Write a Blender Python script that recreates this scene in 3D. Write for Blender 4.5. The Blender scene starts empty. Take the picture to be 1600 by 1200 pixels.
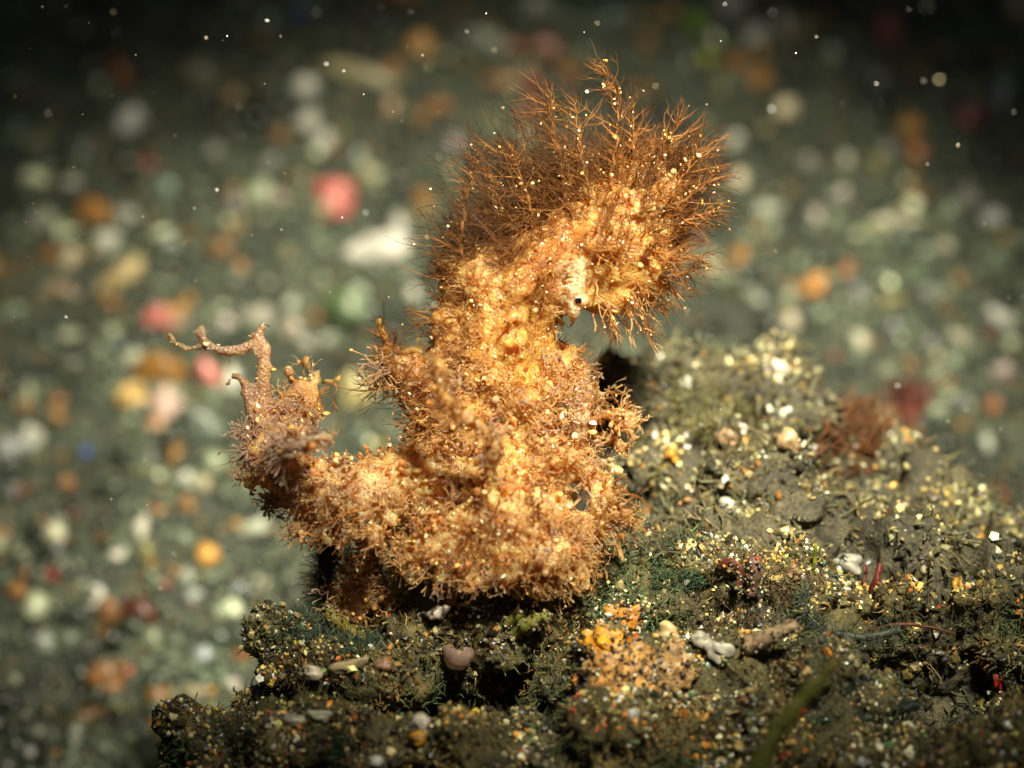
import bpy, math, random
import numpy as np
from mathutils import Vector, Matrix, noise

# ------------------------------------------------------------------ units, camera
# 1 unit = 1 cm (a macro scene about ten centimetres wide)
SC = bpy.context.scene
SC.unit_settings.scale_length = 0.01
COL = SC.collection
rng = np.random.default_rng(7)
random.seed(7)

PITCH = math.radians(20)
FOC = 26.0                      # focus distance
PXU = 160.0                     # photo pixels per unit in the focus plane
FW = np.array([0, math.cos(PITCH), -math.sin(PITCH)])
UP = np.array([0, math.sin(PITCH), math.cos(PITCH)])
RT = np.array([1.0, 0, 0])
CAM = -FOC * FW

cd = bpy.data.cameras.new('camera'); cam = bpy.data.objects.new('camera', cd); COL.objects.link(cam)
cam.location = CAM; cam.rotation_euler = (math.pi/2 - PITCH, 0, 0)
cd.sensor_width = 36; cd.lens = 36 * FOC / 10.0
cd.clip_start = 0.5; cd.clip_end = 1000
cd.dof.use_dof = True; cd.dof.focus_distance = FOC - 0.15
cd.dof.aperture_fstop = cd.lens * 1e-3 / 0.78
SC.camera = cam

# ------------------------------------------------------------------ world, lamp, exposure
W = bpy.data.worlds.new('World'); SC.world = W; W.use_nodes = True
wn = W.node_tree.nodes; wl = W.node_tree.links
sky = wn.new('ShaderNodeTexSky'); sky.sky_type = 'NISHITA'; sky.sun_disc = False
SUN_EL, SUN_AZ = math.radians(54), math.radians(158)
sky.sun_elevation = SUN_EL; sky.sun_rotation = SUN_AZ
wl.new(sky.outputs[0], wn['Background'].inputs[0]); wn['Background'].inputs[1].default_value = 0.006

LIGHT_DIR_FROM = Vector((7.0, -16.0, 26.5))
sd = bpy.data.lights.new('sun', 'SUN'); sd.energy = 0.2; sd.angle = math.radians(0.5); sd.color = (1, .95, .86)
so = bpy.data.objects.new('sun', sd); COL.objects.link(so)
so.rotation_euler = Vector(LIGHT_DIR_FROM).to_track_quat('Z', 'Y').to_euler()
# the diver's torch that lights the photograph: a round pool with a soft edge
td = bpy.data.lights.new('dive_torch', 'SPOT'); td.energy = 225000; td.color = (1, .91, .7)
td.shadow_soft_size = 1.4; td.spot_size = math.radians(28); td.spot_blend = 1.0
to = bpy.data.objects.new('dive_torch', td); COL.objects.link(to)
to.location = LIGHT_DIR_FROM
to.rotation_euler = (Vector((1.0, 4.8, -.9)) - Vector(LIGHT_DIR_FROM)).to_track_quat('-Z', 'Y').to_euler()

vs = SC.view_settings; vs.view_transform = 'Standard'; vs.look = 'None'; vs.gamma = 1; vs.exposure = 0
SC.cycles.use_denoising = True
SC.cycles.max_bounces = 6; SC.cycles.diffuse_bounces = 3; SC.cycles.glossy_bounces = 2
SC.cycles.transmission_bounces = 3; SC.cycles.transparent_max_bounces = 14
SC.cycles.sample_clamp_indirect = 4; SC.cycles.sample_clamp_direct = 12

# ------------------------------------------------------------------ helpers
def P(px, py, d=0.0):
    """photo pixel + depth behind the focus plane -> world point"""
    z = FOC + d
    s = z / FOC / PXU
    return CAM + FW*z + RT*((px-800)*s) + UP*((600-py)*s)

def proj(p):
    q = p - CAM
    z = q @ FW
    s = FOC * PXU / z
    return 800 + (q @ RT)*s, 600 - (q @ UP)*s, z - FOC

def tag(o, label=None, cat=None, group=None, kind=None):
    if label: o['label'] = label
    if cat: o['category'] = cat
    if group: o['group'] = group
    if kind: o['kind'] = kind
    return o

def empty(name, loc):
    o = bpy.data.objects.new(name, None); COL.objects.link(o); o.location = loc
    o.empty_display_size = .2
    return o

def link(name, me, mat=None, parent=None, loc=None):
    o = bpy.data.objects.new(name, me); COL.objects.link(o)
    if mat and not me.materials: me.materials.append(mat)
    if loc is not None: o.location = loc
    if parent is not None:
        o.parent = parent
        if loc is None: o.location = -parent.location   # mesh data is in world space
    return o

def mesh_np(name, V, F, col=None, smooth=True):
    """V (n,3); F (m,k) all the same k; col (n,3) linear vertex colour"""
    V = np.asarray(V, np.float32); F = np.asarray(F, np.int32)
    me = bpy.data.meshes.new(name)
    k = F.shape[1]
    me.vertices.add(len(V)); me.vertices.foreach_set('co', V.ravel())
    me.loops.add(F.size); me.loops.foreach_set('vertex_index', F.ravel())
    me.polygons.add(len(F))
    me.polygons.foreach_set('loop_start', np.arange(0, F.size, k, dtype=np.int32))
    me.polygons.foreach_set('loop_total', np.full(len(F), k, np.int32))
    me.polygons.foreach_set('use_smooth', np.full(len(F), smooth, bool))
    if col is not None:
        a = me.color_attributes.new('Col', 'FLOAT_COLOR', 'POINT')
        c = np.ones((len(V), 4), np.float32); c[:, :3] = col
        a.data.foreach_set('color', c.ravel())
    me.update(calc_edges=True)
    me.validate()
    return me

def ico(sub=1):
    import bmesh
    bm = bmesh.new(); bmesh.ops.create_icosphere(bm, subdivisions=sub, radius=1)
    V = np.array([v.co for v in bm.verts]); F = np.array([[v.index for v in f.verts] for f in bm.faces])
    bm.free(); return V, F
ICO1, ICO2, ICO3 = ico(1), ico(2), ico(3)

def rot_rand(n):
    q = rng.normal(size=(n, 4)); q /= np.linalg.norm(q, axis=1)[:, None]
    w, x, y, z = q.T
    return np.stack([1-2*(y*y+z*z), 2*(x*y-z*w), 2*(x*z+y*w), 2*(x*y+z*w), 1-2*(x*x+z*z), 2*(y*z-x*w),
                     2*(x*z-y*w), 2*(y*z+x*w), 1-2*(x*x+y*y)], 1).reshape(n, 3, 3)

def scatter(pos, size, col, jitter=.28, tmpl=ICO1, flat=(.55, 1.0)):
    """many little irregular grains as one mesh"""
    V0, F0 = tmpl; n, m = len(pos), len(V0)
    S = size[:, None] * rng.uniform(flat[0], flat[1], (n, 3))
    J = 1 + rng.uniform(-jitter, jitter, (n, m, 1))
    V = V0[None] * J * S[:, None, :]
    V = np.einsum('nij,nmj->nmi', rot_rand(n), V) + pos[:, None, :]
    F = F0[None] + (np.arange(n)*m)[:, None, None]
    C = np.repeat(col, m, axis=0)
    return V.reshape(-1, 3), F.reshape(-1, 3), C

def tubes(lines, sides=4, colfn=None):
    """lines: list of (pts (n,3), radii (n,)[, colour (3,) or (n,3)]) -> quads in one mesh"""
    Vs, Fs, Cs, off = [], [], [], 0
    ang = np.arange(sides)*2*math.pi/sides
    ca, sa = np.cos(ang), np.sin(ang)
    j = np.arange(sides); jn = (j+1) % sides
    for L in lines:
        p, r = L[0], L[1]; n = len(p)
        t = np.empty_like(p); t[1:-1] = p[2:]-p[:-2]; t[0] = p[1]-p[0]; t[-1] = p[-1]-p[-2]
        t /= np.linalg.norm(t, axis=1)[:, None] + 1e-9
        ref = np.array([.31, .87, .38]) if abs(t[0][1]) < .8 else np.array([1., .1, .05])
        u = np.cross(t, ref); u /= np.linalg.norm(u, axis=1)[:, None] + 1e-9
        v = np.cross(t, u)
        ring = p[:, None, :] + r[:, None, None]*(u[:, None, :]*ca[None, :, None] + v[:, None, :]*sa[None, :, None])
        Vs.append(ring.reshape(-1, 3))
        b = off + (np.arange(n-1)*sides)[:, None]
        Fs.append(np.stack([b+j, b+jn, b+sides+jn, b+sides+j], 2).reshape(-1, 4))
        if len(L) > 2:
            c = np.broadcast_to(np.asarray(L[2], float), (n, 3)); Cs.append(np.repeat(c, sides, axis=0))
        off += n*sides
    return np.concatenate(Vs), np.concatenate(Fs), (np.concatenate(Cs) if Cs else None)

def fbm(p, scale, octs=3, seed=0.0):
    q = Vector((p[0]*scale+seed, p[1]*scale-seed*.7, p[2]*scale+seed*1.3))
    return noise.fractal(q, 1.0, 2.0, octs)

def remeshed(name, V, F, voxel, smooth_it=4):
    """voxel union of overlapping pieces -> arrays of one continuous surface"""
    me = mesh_np(name+'_tmp', V, F); o = bpy.data.objects.new(name+'_tmp', me); COL.objects.link(o)
    m = o.modifiers.new('r', 'REMESH'); m.mode = 'VOXEL'; m.voxel_size = voxel; m.adaptivity = 0
    s = o.modifiers.new('s', 'SMOOTH'); s.iterations = smooth_it; s.factor = .5
    dg = bpy.context.evaluated_depsgraph_get(); dg.update()
    e = o.evaluated_get(dg).to_mesh()
    V2 = np.empty(len(e.vertices)*3, np.float32); e.vertices.foreach_get('co', V2)
    F2 = np.empty(len(e.loops), np.int32); e.loops.foreach_get('vertex_index', F2)
    V2 = V2.reshape(-1, 3).astype(float); F2 = F2.reshape(-1, 4)
    bpy.data.objects.remove(o, do_unlink=True); bpy.data.meshes.remove(me)
    return V2, F2

def vnormals(V, F):
    a, b, c, d = (V[F[:, i]] for i in range(4))
    fn = np.cross(c-a, d-b)
    N = np.zeros_like(V)
    for i in range(4): np.add.at(N, F[:, i], fn)
    return N / (np.linalg.norm(N, axis=1)[:, None] + 1e-9)

def sample(V, F, N, n):
    """area weighted random points with normals on a quad surface"""
    a, b, c, d = (V[F[:, i]] for i in range(4))
    ar = np.linalg.norm(np.cross(c-a, d-b), axis=1)
    f = rng.choice(len(F), n, p=ar/ar.sum())
    u, v = rng.random((2, n, 1))
    A = lambda X: (X[F[f, 0]]*(1-u)*(1-v) + X[F[f, 1]]*u*(1-v) + X[F[f, 2]]*u*v + X[F[f, 3]]*(1-u)*v)
    nn = A(N); nn /= np.linalg.norm(nn, axis=1)[:, None] + 1e-9
    return A(V), nn

def chain(pts, step=.35):
    """[(px,py,d,r_px)...] -> list of (centre, radius) balls along the chain"""
    out = []
    for (a, b) in zip(pts[:-1], pts[1:]):
        A, B = P(*a[:3]), P(*b[:3]); ra, rb = a[3]/PXU, b[3]/PXU
        n = max(1, int(np.linalg.norm(B-A)/(step*max(.04, min(ra, rb)))))
        for i in range(n):
            t = i/n; out.append((A*(1-t)+B*t, ra*(1-t)+rb*t))
    out.append((P(*pts[-1][:3]), pts[-1][3]/PXU))
    return out

def balls(lst, tm=ICO2):
    V0, F0 = tm
    V = np.concatenate([V0*r + c for c, r in lst]); m = len(V0)
    F = np.concatenate([F0 + i*m for i in range(len(lst))])
    return V, F

def catmull(pts, n=8):
    p = np.array(pts, float); p = np.vstack([2*p[0]-p[1], p, 2*p[-1]-p[-2]]); out = []
    for i in range(1, len(p)-2):
        for t in np.arange(n)/n:
            out.append(.5*(2*p[i] + (p[i+1]-p[i-1])*t + (2*p[i-1]-5*p[i]+4*p[i+1]-p[i+2])*t*t + (3*p[i]-p[i-1]-3*p[i+1]+p[i+2])*t**3))
    out.append(p[-2]); return np.array(out)

# ------------------------------------------------------------------ materials
def newmat(name):
    m = bpy.data.materials.new(name); m.use_nodes = True
    nt = m.node_tree; return m, nt, nt.nodes['Principled BSDF']
def nd(nt, t, **kw):
    n = nt.nodes.new(t)
    for k, v in kw.items(): setattr(n, k, v)
    return n
def texco(nt):
    return nd(nt, 'ShaderNodeTexCoord').outputs['Object']
def noise_n(nt, vec, scale, detail=3, rough=.6):
    n = nd(nt, 'ShaderNodeTexNoise'); n.inputs['Scale'].default_value = scale
    n.inputs['Detail'].default_value = detail; n.inputs['Roughness'].default_value = rough
    nt.links.new(vec, n.inputs['Vector']); return n.outputs['Fac']
def ramp(nt, fac, stops):
    r = nd(nt, 'ShaderNodeValToRGB'); e = r.color_ramp.elements
    while len(e) < len(stops): e.new(.5)
    for el, (p, c) in zip(e, stops):
        el.position = p; el.color = (*c, 1) if len(c) == 3 else c
    nt.links.new(fac, r.inputs[0]); return r.outputs[0]
def mixc(nt, fac, a, b, mode='MIX'):
    m = nd(nt, 'ShaderNodeMix', data_type='RGBA', blend_type=mode)
    for s, v in ((0, fac), (6, a), (7, b)):
        if hasattr(v, 'links'): nt.links.new(v, m.inputs[s])
        else: m.inputs[s].default_value = v if s == 0 else (*v, 1)
    return m.outputs[2]
def bump(nt, h, strength, dist, bs):
    b = nd(nt, 'ShaderNodeBump'); b.inputs['Strength'].default_value = strength; b.inputs['Distance'].default_value = dist
    nt.links.new(h, b.inputs['Height']); nt.links.new(b.outputs[0], bs.inputs['Normal'])

def see_through(nt, k):
    out = nt.nodes['Material Output'].inputs[0]; src = out.links[0].from_socket
    t = nd(nt, 'ShaderNodeBsdfTransparent'); t.inputs[0].default_value = (1, .87, .66, 1)
    mx = nd(nt, 'ShaderNodeMixShader'); mx.inputs[0].default_value = k
    nt.links.new(src, mx.inputs[1]); nt.links.new(t.outputs[0], mx.inputs[2]); nt.links.new(mx.outputs[0], out)
def mat_vcol(name, rough=.45, spec=.5, mottle=8, sss=0.0, transl=0.0, lo=.55):
    """colour from the piece itself (attribute Col) with mottling"""
    m, nt, bs = newmat(name)
    at = nd(nt, 'ShaderNodeAttribute', attribute_name='Col').outputs['Color']
    f = noise_n(nt, texco(nt), mottle, 4, .65)
    v = ramp(nt, f, [(.3, (lo, lo, lo)), (.7, (1.25, 1.22, 1.18))])
    c = mixc(nt, 1.0, at, v, 'MULTIPLY')
    nt.links.new(c, bs.inputs['Base Color'])
    bs.inputs['Roughness'].default_value = rough; bs.inputs['Specular IOR Level'].default_value = spec
    bump(nt, f, .35, .03, bs)
    if sss: 
        bs.inputs['Subsurface Weight'].default_value = sss
        bs.inputs['Subsurface Radius'].default_value = (1, .5, .25); bs.inputs['Subsurface Scale'].default_value = .08
    if transl:
        tr = nd(nt, 'ShaderNodeBsdfTranslucent'); nt.links.new(c, tr.inputs['Color'])
        mx = nd(nt, 'ShaderNodeMixShader'); mx.inputs[0].default_value = transl
        nt.links.new(bs.outputs[0], mx.inputs[1]); nt.links.new(tr.outputs[0], mx.inputs[2])
        nt.links.new(mx.outputs[0], nt.nodes['Material Output'].inputs[0])
    return m

M_GRAIN = mat_vcol('sand_grain', .32, .5, 14)
M_PEB = mat_vcol('pebble', .42, .5, 3.2)
M_FIL = mat_vcol('filament', .38, .5, 20, transl=.62, lo=.7)
M_PAP = mat_vcol('papilla', .35, .5, 22, transl=.62, lo=.75)
see_through(M_FIL.node_tree, .25); see_through(M_PAP.node_tree, .22)
M_ALG = mat_vcol('alga', .5, .4, 16, transl=.3)
M_STEM = mat_vcol('alga_stem', .5, .4, 22, transl=.12)

def mat_rock(name, a, b, c):
    m, nt, bs = newmat(name); t = texco(nt)
    f = noise_n(nt, t, 1.4, 5, .7); g = noise_n(nt, t, 22, 3, .7)
    col = ramp(nt, f, [(.32, a), (.52, b), (.72, c)])
    sp = ramp(nt, g, [(.35, (.35, .35, .35)), (.66, (1.5, 1.45, 1.3))])
    nt.links.new(mixc(nt, 1.0, col, sp, 'MULTIPLY'), bs.inputs['Base Color'])
    bs.inputs['Roughness'].default_value = .6
    bump(nt, g, .8, .05, bs); return m
M_ROCK = mat_rock('rock_crust', (.018, .016, .006), (.075, .066, .02), (.19, .145, .045))
M_MOUND = mat_rock('mound_crust', (.02, .018, .01), (.06, .055, .03), (.13, .115, .06))
M_SAND = mat_rock('sand', (.016, .021, .014), (.042, .054, .037), (.1, .12, .078))

def mat_skin():
    m, nt, bs = newmat('octopus_skin'); t = texco(nt)
    at = nd(nt, 'ShaderNodeAttribute', attribute_name='Col').outputs['Color']
    big = noise_n(nt, t, 3.2, 4, .6)
    c = mixc(nt, 1.0, at, ramp(nt, big, [(.3, (.66, .55, .42)), (.5, (1, 1, 1)), (.7, (1.4, 1.42, 1.4))]), 'MULTIPLY')
    # pale reticulate mesh round the colour cells
    vo = nd(nt, 'ShaderNodeTexVoronoi', feature='F1'); vo.inputs['Scale'].default_value = 34
    vo.inputs['Randomness'].default_value = 1; nt.links.new(t, vo.inputs['Vector'])
    dots = ramp(nt, vo.outputs['Distance'], [(.16, (.3, .22, .14)), (.34, (.92, .88, .8)), (.7, (1.25, 1.22, 1.15))])
    mask = ramp(nt, noise_n(nt, t, 2.1, 2), [(.38, (0, 0, 0)), (.58, (1, 1, 1))])
    c2 = mixc(nt, 1.0, c, dots, 'MULTIPLY')
    c = mixc(nt, mask, c, c2)
    fl = ramp(nt, noise_n(nt, t, 11, 3, .7), [(.57, (0, 0, 0)), (.68, (.7, .7, .7))])
    c = mixc(nt, fl, c, (.82, .58, .26))
    nt.links.new(c, bs.inputs['Base Color'])
    bs.inputs['Roughness'].default_value = .33
    bs.inputs['Subsurface Weight'].default_value = .9
    bs.inputs['Subsurface Radius'].default_value = (1, .5, .15); bs.inputs['Subsurface Scale'].default_value = .28
    h = nd(nt, 'ShaderNodeMath', operation='ADD'); nt.links.new(vo.outputs['Distance'], h.inputs[0])
    nt.links.new(noise_n(nt, t, 9, 4, .7), h.inputs[1])
    bump(nt, h.outputs[0], .55, .03, bs)
    tr = nd(nt, 'ShaderNodeBsdfTranslucent'); nt.links.new(c, tr.inputs['Color'])
    mx = nd(nt, 'ShaderNodeMixShader'); mx.inputs[0].default_value = .3
    nt.links.new(bs.outputs[0], mx.inputs[1]); nt.links.new(tr.outputs[0], mx.inputs[2])
    nt.links.new(mx.outputs[0], nt.nodes['Material Output'].inputs[0])
    see_through(nt, .14)
    return m
M_SKIN = mat_skin()

def mat_plain(name, c, rough=.4, noise_scale=10, var=.35, sss=0):
    m, nt, bs = newmat(name)
    f = noise_n(nt, texco(nt), noise_scale, 4)
    a = tuple(x*(1-var) for x in c); b = tuple(min(1, x*(1+var)) for x in c)
    nt.links.new(ramp(nt, f, [(.35, a), (.65, b)]), bs.inputs['Base Color'])
    bs.inputs['Roughness'].default_value = rough
    if sss:
        bs.inputs['Subsurface Weight'].default_value = sss; bs.inputs['Subsurface Scale'].default_value = .1
        bs.inputs['Subsurface Radius'].default_value = (1, .5, .2)
    bump(nt, f, .4, .03, bs)
    return m

# ------------------------------------------------------------------ the setting: sloping seabed
SLOPE = math.radians(28)
S0 = FW*9.0                                       # a point of the seabed on the view axis
SN = np.array([0, -math.sin(SLOPE), math.cos(SLOPE)])
ST = np.array([0, math.cos(SLOPE), math.sin(SLOPE)])   # up-slope direction
def bed_off(x, s):
    v = Vector((x*.35+3, s*.35-5, 2.2)); w = Vector((x*1.3-8, s*1.3+1, .4))
    return noise.fractal(v, 1, 2, 2)*.32 + noise.fractal(w, 1, 2, 2)*.10
def on_bed(px, py):
    r = P(px, py) - CAM
    t = ((S0-CAM) @ SN) / (r @ SN)
    p = CAM + r*t
    x, s = p[0], (p-S0) @ ST
    return p + SN*bed_off(x, s), t*np.linalg.norm(r @ FW)

def bed():
    xs = np.concatenate([[-110, -60, -30, -18], np.linspace(-12, 12, 130), [18, 30, 60, 110]])
    ss = np.concatenate([[-80, -45, -22, -13], np.linspace(-9, 13, 130), [18, 32, 60, 120]])
    X, S = np.meshgrid(xs, ss)
    O = np.vectorize(bed_off)(X, S)
    V = S0 + X[..., None]*RT + S[..., None]*ST + O[..., None]*SN
    V = V.reshape(-1, 3); n, m = X.shape
    i = np.arange((n-1)*(m)).reshape(n-1, m)[:, :-1].ravel()
    F = np.stack([i, i+1, i+1+m, i+m], 1)
    return link('seabed', mesh_np('seabed', V, F), M_SAND)
tag(bed(), kind='structure')

def pick(pal, n, vary=.3):
    cs = np.array([p[1] for p in pal], float); w = np.array([p[0] for p in pal], float)
    c = cs[rng.choice(len(pal), n, p=w/w.sum())]
    return np.clip(c * rng.uniform(1-vary, 1+vary, (n, 1)), 0, .92)

PAL_BED = [(36, (.035, .042, .034)), (26, (.075, .09, .068)), (14, (.12, .14, .105)), (6, (.22, .24, .18)), (1.5, (.55, .57, .45)),
           (4, (.2, .1, .035)), (2.6, (.3, .15, .04)), (1.2, (.25, .07, .05)), (4, (.15, .13, .06))]
def bed_grains():
    n = 17000
    px = rng.uniform(-120, 1720, n); py = rng.uniform(-120, 1320, n)
    r = np.stack([P(a, b) for a, b in zip(px, py)]) - CAM
    t = ((S0-CAM) @ SN) / (r @ SN)
    p = CAM + r*t[:, None]
    s = (p-S0) @ ST
    off = np.array([bed_off(a, b) for a, b in zip(p[:, 0], s)])
    size = np.exp(rng.normal(math.log(.06), .55, n)).clip(.025, .24)
    p = p + SN*(off + size*.25)[:, None]
    size[:1700] = rng.uniform(.1, .27, 1700)
    V, F, C = scatter(p, size, jitter=.42, flat=(.35, 1.0), col=pick(PAL_BED, n)*np.where(np.arange(n) < 1700, .75, 1)[:, None]*np.clip(1.05+1.3*np.array([noise.fractal(Vector((a*.5, b*.5, 7.7)), 1, 2, 3) for a, b in zip(p[:, 0], s)]), .3, 2.2)[:, None]*np.array([.95, 1.05, .9]))
    o = link('coarse_sand', mesh_np('coarse_sand', V, F, C), M_GRAIN)
    tag(o, 'coarse dark grey-green sand covering the blurred seabed slope', 'sand', kind='stuff')
bed_grains()

# ------------------------------------------------------------------ pebbles of the seabed, one by one
def lump(name, w, h, col, seed, thick=.8, rough=.16, col2=None, tm=ICO3):
    V0, F0 = tm
    V = V0.copy(); C = np.empty_like(V)
    c2 = np.array(col2 if col2 else [x*.72 for x in col])
    for i, v in enumerate(V0):
        f = fbm(v, .9, 3, seed); g = fbm(v, 2.2, 3, seed+9)
        V[i] = v*(1+f*rough*1.6+g*rough*.5)
        k = min(1, max(0, .5+fbm(v, 1.1, 3, seed+31)*1.3)); C[i] = np.array(col)*k + c2*(1-k)
    V *= np.array([w/2, h/2, min(w, h)/2*thick])
    return mesh_np(name, V, F0, C)

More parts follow.
